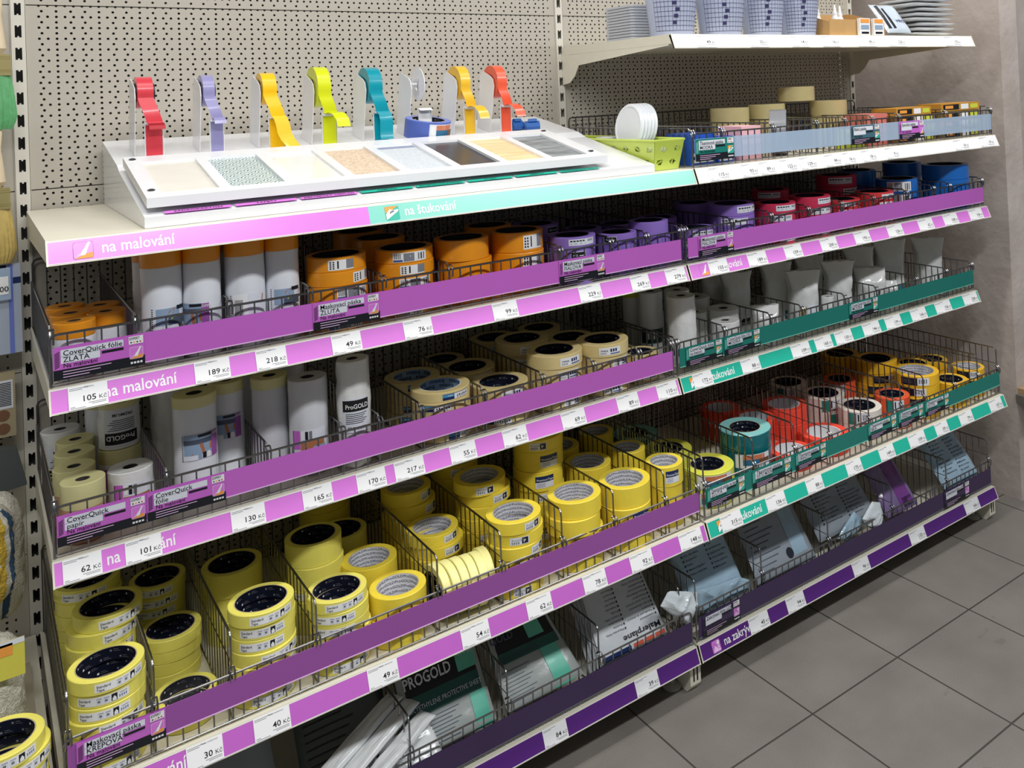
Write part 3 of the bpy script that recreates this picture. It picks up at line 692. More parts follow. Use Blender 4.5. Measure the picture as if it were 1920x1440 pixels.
P_ = {
 'std': roll('masking_tape_roll', 'x', .0606, .0466, .0242, yel, yel, navy, 'dark', 'standard'),
 'stdw': roll('masking_tape_roll', 'x', .0606, .0466, .048, yel, yel, navy, 'dark', 'none'),
 'pg': roll('masking_tape_roll', 'x', .0606, .0432, .030, yel2, yel2, corew, 'progold', 'grey'),
 'pgw': roll('masking_tape_roll', 'x', .0606, .0432, .048, yel2, yel2, corew, 'progold', 'none'),
 'pgn': roll('masking_tape_roll', 'x', .0606, .0432, .048, yel2, yel2, corew, 'progold', 'navy'),
 'masq': roll('masking_tape_roll', 'x', .0606, .0405, .024, sand, sand, coreb, 'masq', 'masq'),
 'sandd': roll('masking_tape_roll', 'x', .0606, .0405, .036, sand, sand, navy, 'dark', 'bars'),
 'ora': roll('washi_tape_roll', 'x', .0606, .046, .026, oran, oran, navy, 'plain', 'washi'),
 'orb': roll('washi_tape_roll', 'x', .0606, .046, .026, oran, oran, navy, 'plain', 'washi2'),
 'orp': roll('washi_tape_roll', 'x', .0606, .046, .05, oran, oran, navy, 'plain', 'none'),
 'pur': roll('washi_tape_roll', 'x', .0606, .042, .027, purp, purp, navy, 'plain', 'lav'),
 'puf': roll('washi_tape_roll', 'x', .0606, .042, .03, purp, purp, navy, 'plain', 'fsc'),
 'pup': roll('washi_tape_roll', 'x', .0606, .042, .045, purp, purp, navy, 'plain', 'none'),
 'cri': roll('washi_tape_roll', 'x', .0606, .042, .030, crim, crim, navy, 'plain', 'lav'),
 'red': roll('washi_tape_roll', 'x', .0606, .042, .022, redo, redo, navy, 'plain', 'bars'),
 'blu': roll('washi_tape_roll', 'x', .0606, .046, .036, blue, blue, navy, 'plain', 'washi'),
 'blp': roll('washi_tape_roll', 'x', .0606, .046, .05, blue, blue, navy, 'plain', 'none'),
 'tea': roll('cloth_tape_roll', 'x', .0606, .0345, .048, tealt, tealsd, navy, 'dark', 'none'),
 'tel': roll('cloth_tape_roll', 'x', .0606, .0345, .048, tealt, tealsd, navy, 'dark', 'paint'),
 'lim': roll('cloth_tape_roll', 'x', .0606, .0375, .045, lime, lime, navy, 'dark', 'paint'),
 'flu': roll('cloth_tape_roll', 'x', .0606, .040, .048, fluo, fluo, corew, 'plain', 'none'),
 'whi': roll('cloth_tape_roll', 'x', .0606, .043, .046, whit, whit, navy, 'dark', 'green'),
 'cor': roll('cloth_tape_roll', 'x', .0606, .042, .046, oran2, oran2, navy, 'dark', 'green'),
 'gol': roll('cloth_tape_roll', 'x', .0606, .046, .036, gold, gold, corew, 'progold', 'goldp'),
 'gob': roll('cloth_tape_roll', 'x', .0606, .042, .036, gold, gold, navy, 'dark', 'none'),
 'cle': roll('packing_tape_roll', 'x', .0606, .040, .050, clr, clr, cardb, 'plain', 'none'),
}
DESC = {'std': 'yellow labelled tape', 'stdw': 'wide yellow tape', 'pg': 'golden tape', 'pgw': 'wide golden tape', 'pgn': 'wide golden tape', 'masq': 'sand masking tape', 'sandd': 'sand masking tape',
 'ora': 'orange tape', 'orb': 'orange tape', 'orp': 'wide orange tape', 'pur': 'purple tape', 'puf': 'purple tape', 'pup': 'purple tape', 'cri': 'crimson tape', 'red': 'red tape', 'blu': 'blue tape', 'blp': 'wide blue tape', 'tea': 'teal cloth tape', 'tel': 'teal cloth tape',
 'lim': 'lime cloth tape', 'flu': 'fluorescent red tape', 'whi': 'white cloth tape', 'cor': 'coral cloth tape', 'gol': 'gold cloth tape', 'gob': 'gold cloth tape', 'cle': 'clear beige packing tape'}
GRP = {'std': 'yellow masking tapes', 'stdw': 'yellow masking tapes', 'pg': 'golden masking tapes', 'pgw': 'golden masking tapes', 'pgn': 'golden masking tapes', 'masq': 'sand masking tapes', 'sandd': 'sand masking tapes', 'ora': 'orange washi tapes', 'orb': 'orange washi tapes', 'orp': 'orange washi tapes', 'pur': 'purple washi tapes', 'puf': 'purple washi tapes', 'pup': 'purple washi tapes', 'cri': 'crimson and red tapes', 'red': 'crimson and red tapes', 'blu': 'blue washi tapes', 'blp': 'blue washi tapes', 'cle': 'clear packing tapes'}
HH = {'std': .0242, 'stdw': .048, 'pg': .030, 'pgw': .048, 'pgn': .048, 'masq': .024, 'sandd': .036, 'ora': .026, 'orb': .026, 'orp': .05, 'pur': .027, 'puf': .03, 'pup': .045, 'cri': .03, 'red': .022, 'blu': .036, 'blp': .05, 'tea': .048, 'tel': .048, 'lim': .045, 'flu': .048, 'whi': .046, 'cor': .046, 'gol': .036, 'gob': .036, 'cle': .05}
used = set(); rnd = random.Random(11)
def put(kind, loc, rz, sr, sz, label, tilt=None):
    root = P_[kind]
    if kind not in used:
        used.add(kind); o = root; o.location = loc; o.rotation_euler = (tilt[0] if tilt else 0, tilt[1] if tilt else 0, rz); o.scale = (sr, sr, sz); o['label'] = label
    else: o = dup(root, loc, rz, label, None, (sr, sr, sz), tilt)
    o['group'] = GRP.get(kind, 'cloth tapes')
    return o
def stack(k, x, y, h, R, kinds, place, jit=.0025, turn=None, off=None, zb=None):
    # kinds are listed from the top of the stack downwards; heights are scaled to fill h
    tot = sum(HH[q] for q in kinds); s = h/tot; z = zb if zb is not None else Z[k]
    n = len(kinds)
    for i in range(n-1, -1, -1):
        q = kinds[i]; a = math.atan2(CAM.y-y, CAM.x-x)+PI/2
        rz = a+(turn if turn is not None else .25)+rnd.uniform(-.45, .45)
        jx, jy = rnd.uniform(-jit, jit), rnd.uniform(-jit, jit)
        if off and i in off: jx, jy = off[i]
        pos = ORD[i] if n > 1 else 'lying'
        what = f'{DESC[q]}, {pos} {"of" if n > 1 else "as"} {place}'
        put(q, (x+jx, y+jy, z+.0003), rz, R/.0606, s*.994, what)
        z += HH[q]*s
d = 'fourth shelf left bay'; S_ = 'std'
stack('D', .076, -.560, .168, .059, [S_]*7, 'front stack, first bin, '+d)
stack('D', .086, -.382, .186, .059, [S_]*7, 'middle stack, first bin, '+d, off={0: (.012, .002)})
stack('D', .079, -.228, .182, .059, [S_]*7, 'rear stack, first bin, '+d)
stack('D', .2055, -.365, .092, .056, [S_]*4, 'middle stack, second bin, '+d, turn=2.6)
stack('D', .2055, -.532, .046, .054, [S_]*2, 'front pair, second bin, '+d, turn=2.5)
stack('D', .2055, -.220, .135, .054, [S_]*6, 'rear stack, second bin, '+d, turn=.2)
stack('D', .338, -.550, .177, .060, [S_]*7, 'front stack, third bin, '+d)
stack('D', .339, -.300, .150, .060, ['stdw']*3, 'rear stack, third bin, '+d)
stack('D', .487, -.552, .145, .059, [S_]*6, 'front left stack, fourth bin, '+d, off={0: (-.004, 0)})
stack('D', .489, -.380, .188, .059, ['stdw', 'stdw', S_, S_, 'stdw'], 'middle left stack, fourth bin, '+d)
stack('D', .594, -.428, .120, .060, ['pgw', 'pgw', 'pg'], 'middle right stack, fourth bin, '+d, turn=2.5)
stack('D', .609, -.553, .105, .059, ['pgw', 'pgw'], 'front right stack, fourth bin, '+d, turn=.9)
stack('D', .590, -.255, .122, .059, ['stdw', 'pgw', 'pg'], 'rear right stack, fourth bin, '+d, turn=2.5)
stack('D', .510, -.240, .170, .057, ['pgw']*3, 'rear left stack, fourth bin, '+d, turn=2.5) if False else None
stack('D', .590, -.120, .180, .060, ['pgw']*4, 'deepest stack, fourth bin, '+d, turn=2.5)
stack('D', .742, -.283, .190, .060, ['pg']*6, 'rear stack, fifth bin, '+d, turn=.6, off={1: (.008, -.004)})
stack('D', .748, -.414, .135, .060, ['pg']*5, 'middle stack, fifth bin, '+d, turn=.6, off={1: (.012, -.006)})
stack('D', .893, -.550, .170, .064, ['pg']*6, 'front stack, sixth bin, '+d, turn=.55, off={1: (.005, 0)})
stack('D', .897, -.375, .198, .064, ['pg']*7, 'middle stack, sixth bin, '+d, turn=.5, off={1: (.010, 0)})
stack('D', .900, -.215, .19, .062, ['pg']*6, 'rear stack, sixth bin, '+d)
stack('D', 1.061, -.550, .163, .066, ['pgw', 'pgw', 'pgw', 'pgw'], 'front stack, seventh bin, '+d, off={1: (-.006, -.002)})
stack('D', 1.063, -.375, .262, .064, ['pg', 'pgn', 'pgn', 'pg', 'pgn', 'pgn'], 'tall middle stack, seventh bin, '+d, turn=.4)
stack('D', 1.212, -.550, .152, .066, ['pgw', 'pgn', 'pgw'], 'front stack, eighth bin, '+d, turn=.4)
stack('D', 1.212, -.382, .145, .0625, ['pgw']*3, 'middle stack, eighth bin, '+d)
stack('D', 1.212, -.215, .14, .0625, ['pgw']*3, 'rear stack, eighth bin, '+d)
stack('D', 1.3455, -.541, .158, .050, ['pgn', 'pgw', 'pgw'], 'front stack, ninth bin, '+d, turn=.45)
stack('D', 1.3455, -.380, .147, .050, ['pgw']*3, 'middle stack, ninth bin, '+d)
stack('D', 1.3455, -.220, .147, .050, ['pgw']*3, 'rear stack, ninth bin, '+d)
d = 'fourth shelf right bay'
stack('D', 1.516, -.515, .092, .074, ['lim', 'lim'], 'front stack, first bin, '+d, turn=.2)
stack('D', 1.516, -.340, .085, .070, ['lim', 'lim'], 'middle stack, first bin, '+d)
stack('D', 1.516, -.180, .085, .070, ['tea', 'lim'], 'rear stack, first bin, '+d)
stack('D', 1.6875, -.492, .145, .077, ['tea', 'tel', 'tea'], 'front stack, second bin, '+d, turn=.35)
stack('D', 1.842, -.520, .045, .066, ['flu'], 'the front roll, third bin, '+d)
stack('D', 1.842, -.365, .100, .066, ['flu', 'flu'], 'middle stack, third bin, '+d)
stack('D', 1.842, -.210, .090, .066, ['flu', 'flu'], 'rear stack, third bin, '+d)
stack('D', 2.004, -.510, .052, .076, ['flu'], 'the front roll, fourth bin, '+d)
stack('D', 2.004, -.340, .095, .074, ['flu', 'flu'], 'middle stack, fourth bin, '+d)
stack('D', 2.179, -.510, .091, .070, ['whi', 'whi'], 'front stack, fifth bin, '+d, turn=.4)
stack('D', 2.179, -.352, .092, .070, ['whi', 'whi'], 'middle stack, fifth bin, '+d, turn=.4)
stack('D', 2.179, -.190, .092, .066, ['whi', 'whi'], 'rear stack, fifth bin, '+d)
stack('D', 2.3205, -.530, .098, .0575, ['cor', 'cor'], 'front stack, sixth bin, '+d, turn=.5)
stack('D', 2.3205, -.300, .095, .0575, ['cor', 'cor'], 'rear stack, sixth bin, '+d)
stack('D', 2.464, -.523, .143, .075, ['gol', 'gol', 'gol', 'gob'], 'front stack, seventh bin, '+d, turn=.2)
stack('D', 2.464, -.350, .147, .074, ['gob', 'gol', 'gol', 'gol'], 'middle stack, seventh bin, '+d, turn=.2)
stack('D', 2.464, -.180, .13, .070, ['gob', 'gob', 'gob'], 'rear stack, seventh bin, '+d)
stack('D', 2.618, -.545, .083, .062, ['gob', 'gob'], 'front stack, eighth bin, '+d)
stack('D', 2.618, -.390, .105, .064, ['gob', 'gob', 'gob'], 'middle stack, eighth bin, '+d)
stack('D', 2.750, -.530, .095, .0575, ['gol', 'gol', 'gob'], 'front stack, ninth bin, '+d, turn=.1)
stack('D', 2.750, -.375, .090, .0575, ['gob', 'gob', 'gob'], 'middle stack, ninth bin, '+d)
# pale rolls standing on edge in the fifth bin
for i, (x, y, a, tl) in enumerate([(.700, -.548, .10, .18), (.722, -.5535, .07, .14), (.7445, -.556, .02, .10), (.7665, -.560, -.03, .05), (.7885, -.562, -.06, .02), (.8095, -.553, -.08, 0)]):
    if i == 0:
        pr_ = roll('masking_tape_roll', 'x', .056, .0405, .0195, pale, pale, navy, 'dark', 'none'); P_['pal'] = pr_; HH['pal'] = .02; GRP['pal'] = 'pale tapes standing on edge'
        DESC['pal'] = 'pale'
    put('pal', (x-.010, y, Z['D']+.0565), 0, 1, 1, f'pale yellow tape standing on edge, {["first","second","third","fourth","fifth","last"][i]} from the left, fifth bin', None)
    o = bpy.data.objects[[q for q in bpy.data.objects.keys() if bpy.data.objects[q].get('label', '').startswith(f'pale yellow tape standing on edge, {["first","second","third","fourth","fifth","last"][i]}')][0]]
    o.rotation_euler = (0, PI/2, a)
d = 'second shelf left bay'
stack('B', .5165, -.520, .150, .0605, ['orb', 'orb', 'ora', 'orb', 'ora'], 'front stack, fourth bin, '+d, turn=.55)
stack('B', .671, -.508, .143, .0635, ['ora', 'orb', 'ora', 'orb', 'ora'], 'front stack, fifth bin, '+d, turn=.35)
stack('B', .668, -.365, .150, .060, ['orp']*3, 'middle stack, fifth bin, '+d)
stack('B', .668, -.215, .150, .060, ['orp']*3, 'rear stack, fifth bin, '+d)
stack('B', .815, -.504, .145, .0625, ['orp']*3, 'front left stack, sixth bin, '+d, off={0: (-.004, 0), 1: (.003, 0)})
stack('B', .960, -.500, .143, .0635, ['orb', 'orb', 'orb'], 'front right stack, sixth bin, '+d, turn=.65)
stack('B', .958, -.345, .140, .060, ['orp']*3, 'rear right stack, sixth bin, '+d)
stack('B', 1.100, -.527, .115, .0587, ['pur', 'puf', 'pur', 'pur'], 'front stack, seventh bin, '+d, turn=.4)
stack('B', 1.105, -.335, .125, .060, ['puf', 'pup', 'pur', 'pur'], 'middle stack, seventh bin, '+d, turn=.9)
stack('B', 1.235, -.526, .105, .0525, ['puf', 'pup', 'pup'], 'front stack, eighth bin, '+d, turn=-.2)
stack('B', 1.235, -.370, .100, .0525, ['pup', 'pup'], 'middle stack, eighth bin, '+d)
stack('B', 1.346, -.525, .122, .0525, ['pup', 'pup', 'pup'], 'front stack, ninth bin, '+d, off={0: (-.004, 0), 1: (.002, 0)})
stack('B', 1.346, -.370, .100, .0525, ['pup', 'pup'], 'middle stack, ninth bin, '+d)
d = 'second shelf right bay'
stack('B', 1.505, -.528, .083, .055, ['pur', 'pur', 'pur'], 'front stack, first bin, '+d)
stack('B', 1.505, -.350, .095, .060, ['pup', 'pup'], 'rear stack, first bin, '+d)
stack('B', 1.665, -.497, .130, .068, ['pur', 'pur', 'pur', 'pur'], 'front stack, second bin, '+d, turn=.5)
stack('B', 1.665, -.330, .120, .060, ['pup', 'pup'], 'rear stack, second bin, '+d)
stack('B', 1.819, -.525, .118, .062, ['cri', 'cri', 'cri', 'cri'], 'front stack, third bin, '+d, turn=.4)
stack('B', 1.972, -.523, .122, .064, ['cri', 'cri', 'cri', 'cri'], 'front stack, fourth bin, '+d, turn=.6)
stack('B', 1.972, -.350, .130, .062, ['cri', 'cri', 'cri', 'cri'], 'rear stack, fourth bin, '+d)
stack('B', 2.124, -.520, .095, .058, ['red', 'red', 'red', 'red'], 'front stack, fifth bin, '+d, turn=.4)
stack('B', 2.288, -.518, .103, .064, ['red', 'red', 'red', 'red'], 'front stack, sixth bin, '+d, turn=.4)
stack('B', 2.288, -.355, .150, .070, ['cri', 'cri', 'cri', 'cri'], 'rear stack, sixth bin, '+d, turn=.5)
stack('B', 2.449, -.490, .130, .070, ['blu', 'blu', 'blu'], 'front stack, seventh bin, '+d, turn=.4)
stack('B', 2.449, -.310, .150, .068, ['blp', 'blp', 'blp'], 'rear stack, seventh bin, '+d)
stack('B', 2.712, -.500, .158, .082, ['blp', 'blp', 'blp'], 'front stack, last bin, '+d)
stack('B', 2.712, -.310, .158, .072, ['blp', 'blp', 'blp'], 'rear stack, last bin, '+d)
d = 'third shelf left bay'
stack('C', .767, -.452, .113, .068, ['masq']*5, 'front stack, sixth bin, '+d, turn=.3)
stack('C', .765, -.297, .100, .067, ['masq']*4, 'rear stack, sixth bin, '+d, turn=.3)
stack('C', .921, -.455, .088, .070, ['sandd', 'sandd', 'masq'], 'front stack, seventh bin, '+d, turn=.3)
stack('C', .921, -.280, .085, .070, ['sandd', 'sandd'], 'middle stack, seventh bin, '+d, turn=.3)
stack('C', .921, -.120, .070, .060, ['sandd', 'sandd'], 'rear stack, seventh bin, '+d, turn=.3)
stack('C', 1.074, -.457, .133, .071, ['sandd']*4, 'front stack, eighth bin, '+d, turn=.75)
stack('C', 1.074, -.290, .130, .071, ['sandd']*4, 'middle stack, eighth bin, '+d, turn=.3)
stack('C', 1.074, -.125, .100, .066, ['sandd']*3, 'rear stack, eighth bin, '+d, turn=.3)
stack('C', 1.2205, -.457, .130, .069, ['sandd']*4, 'front stack, ninth bin, '+d, turn=.45)
stack('C', 1.2205, -.295, .105, .067, ['sandd']*3, 'middle stack, ninth bin, '+d)
stack('C', 1.2205, -.130, .100, .062, ['sandd']*3, 'rear stack, ninth bin, '+d)
stack('C', 1.346, -.455, .070, .0515, ['sandd', 'sandd'], 'front stack, last bin, '+d)
d = 'top shelf right bay'
stack('A', 2.215, -.40, .152, .063, ['cle']*3, 'right clear stack, '+d)
stack('A', 1.985, -.34, .150, .062, ['cle']*3, 'middle clear stack, '+d)
stack('A', 1.820, -.34, .145, .062, ['cle']*3, 'left clear stack, '+d)
put('cle', (2.098, -.365, Z['A']+.1545), 0, 1.02, .95, 'clear beige packing tape lying across two clear stacks, top shelf right bay')
# ---------------------------------------------------------------- film and paper rolls
def wrap_mat(name, col, rough=.22, bump=.35, ns=22, alpha=1., coat=.5, noise_=.08):
    return mat(name, col, rough, noise_=noise_, nscale=ns, bump=bump, coat=coat, alpha=alpha)
film = wrap_mat('film_white', (238, 241, 247), .25, .15, 14)
filmg = wrap_mat('film_grey', (220, 222, 226), .22, .15, 14)
crink = wrap_mat('crinkled_film', (236, 236, 234), .18, .8, 26)
bandy = mat('band_pale_yellow', (226, 220, 160), .4, noise_=.05)
kraft = mat('kraft_paper', (188, 142, 108), .6, noise_=.08)
holeb = mat('core_hole', (60, 56, 52), .8)
skin = mat('print_skin', (176, 112, 74), .5)
skyp = mat('print_sky', (146, 168, 194), .45)
slate = mat('print_slate', (78, 88, 106), .4)
limei = mat('print_lime', (206, 214, 70), .5)
def label_film(b, R, z0, kind, turn):
    if kind in ('hand', 'handb', 'purple', 'bottom'):
        wd = R*1.75; S = cyl(R, -PI/2-wd/2/R+turn, z0); H = {'hand': .052, 'handb': .052, 'purple': .050, 'bottom': .046}[kind]
        b.surf(S, 0, wd, 0, H, 14, 1, cfill, .0005)
        for j in range(14): b.surf(S, .0005, .0028, H*j/14, H*j/14+H/28, 1, 1, dark, .0009, False)
        if kind == 'hand':
            b.surf(S, .008, wd*.8, H*.35, H*.95, 8, 1, skyp, .0008); b.surf(S, wd*.45, wd, H*.35, H*.62, 6, 1, slate, .001)
            b.add([S(.006, H*.05, .0013), S(.014, H*.05, .0013), S(.036, H*.75, .0013), S(.040, H*.95, .0013), S(.030, H*.85, .0013)], [(0, 1, 2, 3, 4)], skin)
            b.add([S(.012, H*.05, .0016), S(.016, H*.05, .0016), S(.036, H*.6, .0016), S(.034, H*.6, .0016)], [(0, 1, 2, 3)], limei)
            b.surf(S, wd*.7, wd, H*.86, H, 4, 1, dark, .0012)
            for q in range(3): b.surf(S, wd*(.66+.11*q), wd*(.74+.11*q), H*.08, H*.34, 1, 1, (paper, dark, paper)[q], .0014, False)
        elif kind == 'handb':
            b.surf(S, .006, wd*.5, 0, H, 5, 1, paper, .0008)
            for q in range(9): b.surf(S, .010+q*.0017, .0108+q*.0017, H*.2, H*.8, 1, 1, black, .001, False)
            b.add([S(wd*.55, H*.05, .0013), S(wd*.68, H*.05, .0013), S(wd*.95, H*.7, .0013), S(wd*.97, H*.95, .0013)], [(0, 1, 2, 3)], skin)
        elif kind == 'purple':
            b.surf(S, .004, wd*.78, H*.2, H, 8, 1, skyp, .0008); b.surf(S, .004, wd*.78, H*.62, H*.8, 8, 1, slate, .0012)
            b.add([S(wd*.25, H*.2, .0013), S(wd*.55, H*.22, .0013), S(wd*.78, H*.35, .0013), S(wd*.78, H*.6, .0013), S(wd*.5, H*.66, .0013)], [(0, 1, 2, 3, 4)], skin)
            b.surf(S, wd*.78, wd, .0, H*.98, 4, 1, plum, .001); b.surf(S, wd*.42, wd*.78, H*.88, H*.98, 4, 1, dark, .0014)
            for q in range(3): b.surf(S, wd*(.42+.11*q), wd*(.51+.11*q), H*.03, H*.26, 1, 1, (skyp, dark, paper)[q], .0014, False)
            b.text('EXPERT', S, wd*.79, H*.84, .007, paper, .0016, .01, sx=.7)
        else:
            b.surf(S, 0, wd*.25, H*.15, H, 3, 1, magenta, .0008); b.surf(S, wd*.26, wd*.95, H*.0, H*.5, 8, 1, skin, .0008); b.surf(S, wd*.6, wd*.98, H*.0, H*.25, 4, 1, skyp, .0012)
            for q in range(3): b.surf(S, wd*(.28+.11*q), wd*(.36+.11*q), H*.58, H*.95, 1, 1, (paper, dark, grey)[q], .0012, False)
    elif kind in ('progold', 'progoldflip'):
        wd = R*1.6; S0 = cyl(R, -PI/2-wd/2/R+turn, z0); H = .072
        S = S0 if kind == 'progold' else (lambda u, v, d=0: S0(wd-u, H-v, d))
        b.surf(S0, 0, wd, 0, H, 12, 1, cfill, .0004)
        b.surf(S, 0, wd, H*.62, H*.95, 12, 1, black, .0008); b.text('ProGOLD', S, .006, H*.70, .0135, paper, .0012, .015, sx=min(1.2, wd*.85/(text_mesh('ProGOLD', .015)[2]*.0135)))
        for q in range(6): b.surf(S, .006, wd*(.9-.07*(q % 3)), H*(.54-.055*q), H*(.55-.055*q)+.0006, 10, 1, dark, .0009)
        b.text('PREMIUM', S, .01, H*.08, .009, dark, .0012, .006)
    elif kind == 'check':
        wd = R*1.9; S = cyl(R, -PI/2-wd/2/R+turn, z0); H = .045; b.surf(S, 0, wd, 0, H, 12, 1, cfill, .0005)
        for q in range(7): b.surf(S, wd*(.05+.09*q), wd*(.10+.09*q), H*(.5+.1*(q % 2)), H*.95, 1, 1, black, .0008, False)
        b.surf(S, wd*.4, wd*.7, H*.08, H*.45, 4, 1, skin, .0008); b.surf(S, wd*.7, wd*.98, 0, H*.16, 4, 1, limei, .0009)
    elif kind == 'darkg':
        wd = R*2.0; S = cyl(R, -PI/2-wd/2/R+turn, z0); H = .04; b.surf(S, 0, wd, 0, H, 12, 1, mat('label_dark_green', (24, 60, 56), .4), .0005)
        for q in range(4): b.surf(S, wd*(.3+.11*q), wd*(.36+.11*q), H*.3, H*.85, 1, 1, paper, .0008, False)
    elif kind == 'greenl':
        wd = R*1.0; S = cyl(R, -PI/2-wd/2/R+turn, z0); H = .04; b.surf(S, 0, wd*.5, 0, H, 6, 1, tealp, .0005); b.surf(S, wd*.5, wd, 0, H, 6, 1, cfill, .0005)
        for q in range(4): b.surf(S, wd*(.55+.1*q), wd*(.6+.1*q), H*.2, H*.9, 1, 1, black, .0008, False)
film_seed = [0]
def film_roll(k, x, y, R, H, label, body=film, band=None, bh=.026, lab=None, lz=.03, turn=.3, core=.38, wob=.0006, zb=None, group='film rolls', name='masking_film_roll', tilt=None, top=None):
    film_seed[0] += 1; sd = film_seed[0]*7.3
    a = math.atan2(CAM.y-y, CAM.x-x)+PI/2
    t = empty(name, (x, y, (Z[k] if zb is None else zb)+.0004), a, label, 'roll', group)
    if tilt: t.rotation_euler = (tilt[0], tilt[1], a)
    wf = lambda tt, z: wob*noise.noise(Vector((math.cos(tt)*2+sd, math.sin(tt)*2, z*30)))*2
    zt = H-(bh if band else 0); prof = [(0, 0), (R-.002, 0), (R, .002)]+[(R, .002+(zt-.004)*i/10) for i in range(1, 11)]+[(R-.0004, zt)]
    b = MB()
    if band is None:
        prof[-1] = (R, zt-.0015); prof.append((R-.0015, zt)); prof.append((R*core, zt-.0005)); prof.append((R*core, zt-.03))
        b.lathe(prof, body, 36, wf); b.build('film', t)
    else:
        b.lathe(prof, body, 36, wf); b.build('film', t)
        b = MB(); b.lathe([(R+.0002, zt), (R+.0006, zt+.001), (R+.0006, H-.0012), (R-.0008, H), (R*core, H-.0005), (R*core, zt)], band, 36, wf); b.build('tape_band', t)
    b = MB(); b.lathe([(R*core-.0003, H-.0012), (R*core-.0022, H-.0012), (R*core-.0022, H-.028), (0, H-.028)], holeb, 24); b.build('core', t)
    if lab: b = MB(); label_film(b, R+.0009, lz, lab, turn); b.build('label', t)
    return t
L2 = 'second shelf left bay'; L3 = 'third shelf left bay'; R3 = 'third shelf right bay'
for (x, y, r, h, nm) in [(.048, -.530, .0325, .100, 'front left of five'), (.049, -.450, .0335, .100, 'middle left of five'), (.0455, -.370, .0315, .100, 'rear left of five'), (.1025, -.476, .0325, .098, 'front right of five'), (.1025, -.385, .033, .095, 'rear right of five')]:
    film_roll('B', x, y, r, h, f'short film roll with orange tape top, {nm}, {L2}', film, oran, .027, group='short orange topped film rolls', core=.36)
for i, (x, y, r, lb, tn) in enumerate([(.187, -.535, .0345, 'hand', .35), (.2545, -.541, .033, 'purple', -.55), (.334, -.530, .037, 'handb', .1), (.4045, -.530, .0325, 'hand', .15)]):
    t = film_roll('B', x, y, r, .207, f'tall film roll with orange tape top, {["first","second","third","fourth"][i]} from left on {L2}', film, oran, .030, lab=lb, lz=.052, turn=tn, group='tall orange topped film rolls')
for i, (x, y, r) in enumerate([(.186, -.445, .035), (.2565, -.450, .034), (.334, -.435, .037)]):
    film_roll('B', x, y, r, .207, f'tall film roll standing behind the {["first","second","third"][i]} orange topped roll, {L2}', film, oran, .030, group='tall orange topped film rolls')
# third shelf, left bay
for i, (x, y, r, h) in enumerate([(.058, -.463, .0355, .107), (.051, -.380, .0345, .107), (.058, -.300, .0345, .110), (.066, -.221, .0340, .110)]):
    film_roll('C', x, y, r, h, f'brown paper roll with pale tape top, {["front","second","third","fourth"][i]} in the row on {L3}', kraft, bandy, .045, core=.34, wob=.0002, group='paper masking rolls', name='masking_paper_roll')
film_roll('C', .046, -.133, .036, .112, f'white plastic wrapped roll with grey label behind the paper rolls, {L3}', crink, None, lab='progoldflip', lz=.01, turn=.1, core=.33, wob=.0012)
film_roll('C', .140, -.417, .0385, .092, f'short white wrapped roll beside the front paper roll, {L3}', crink, None, lab='bottom', lz=.025, turn=.1, core=.34, wob=.0012)
film_roll('C', .140, -.265, .0385, .090, f'wrapped roll with purple label under the grey labelled roll, {L3}', crink, bandy, .028, lab='bottom', lz=.008, turn=.1, core=.34, wob=.001)
film_roll('C', .140, -.265, .0380, .095, f'wrapped roll with upside down black label stacked on another, {L3}', crink, bandy, .012, lab='progoldflip', lz=.008, turn=.1, core=.34, wob=.001, zb=Z['C']+.0910)
film_roll('C', .125, -.150, .036, .17, f'tall pale film roll at the back of the first bin, {L3}', film, bandy, .022, core=.34)
film_roll('C', .255, -.420, .040, .208, f'tall film roll with pale tape top, front of second bin, {L3}', film, bandy, .022, lab='purple', lz=.085, turn=.25)
film_roll('C', .327, -.356, .0345, .203, f'tall film roll with pale tape top, right of second bin, {L3}', film, bandy, .022, lab='purple', lz=.088, turn=-.05)
film_roll('C', .234, -.250, .034, .21, f'tall crinkled film roll hidden behind the front roll, second bin, {L3}', crink, None, wob=.002)
film_roll('C', .4045, -.399, .036, .205, f'tall film roll with pale tape top and no label, {L3}', filmg, bandy, .022)
film_roll('C', .4695, -.447, .0395, .198, f'tall grey film roll with low purple label, {L3}', filmg, None, lab='bottom', lz=.050, turn=.0, core=.36)
film_roll('C', .472, -.285, .036, .215, f'tall film roll behind the grey roll with low label, {L3}', filmg, bandy, .022)
film_roll('C', .556, -.478, .0345, .225, f'crinkled film roll with black upper label, {L3}', crink, None, lab='progold', lz=.075, turn=.15, wob=.0022)
film_roll('C', .400, -.270, .034, .205, f'tall film roll at the back of the third bin, {L3}', filmg, bandy, .022)
# third shelf, right bay
G = 'wrapped film rolls in the right bay'
film_roll('C', 1.500, -.452, .0410, .195, f'tall white wrapped roll with checklist label at the front left, {R3}', crink, None, lab='check', lz=.012, turn=.2, core=.34, wob=.0015, group=G)
film_roll('C', 1.552, -.368, .0375, .190, f'tall white wrapped roll just behind the checklist one, {R3}', crink, None, lab='check', lz=.02, turn=.4, core=.34, wob=.0015, group=G)
film_roll('C', 1.466, -.352, .0365, .198, f'tall grey wrapped roll with dark green label, {R3}', filmg, None, lab='darkg', lz=.055, turn=.1, core=.34, wob=.0012, group=G)
film_roll('C', 1.470, -.265, .035, .20, f'tall grey wrapped roll with lime band at the back, {R3}', filmg, limei, .03, core=.34, group=G)
film_roll('C', 1.545, -.240, .035, .18, f'tall grey wrapped roll at the rear right of first bin, {R3}', filmg, None, lab='darkg', lz=.06, core=.34, group=G)
film_roll('C', 1.655, -.462, .0425, .098, f'short white wrapped roll standing at the fence, {R3}', crink, None, core=.30, wob=.0012, group=G)
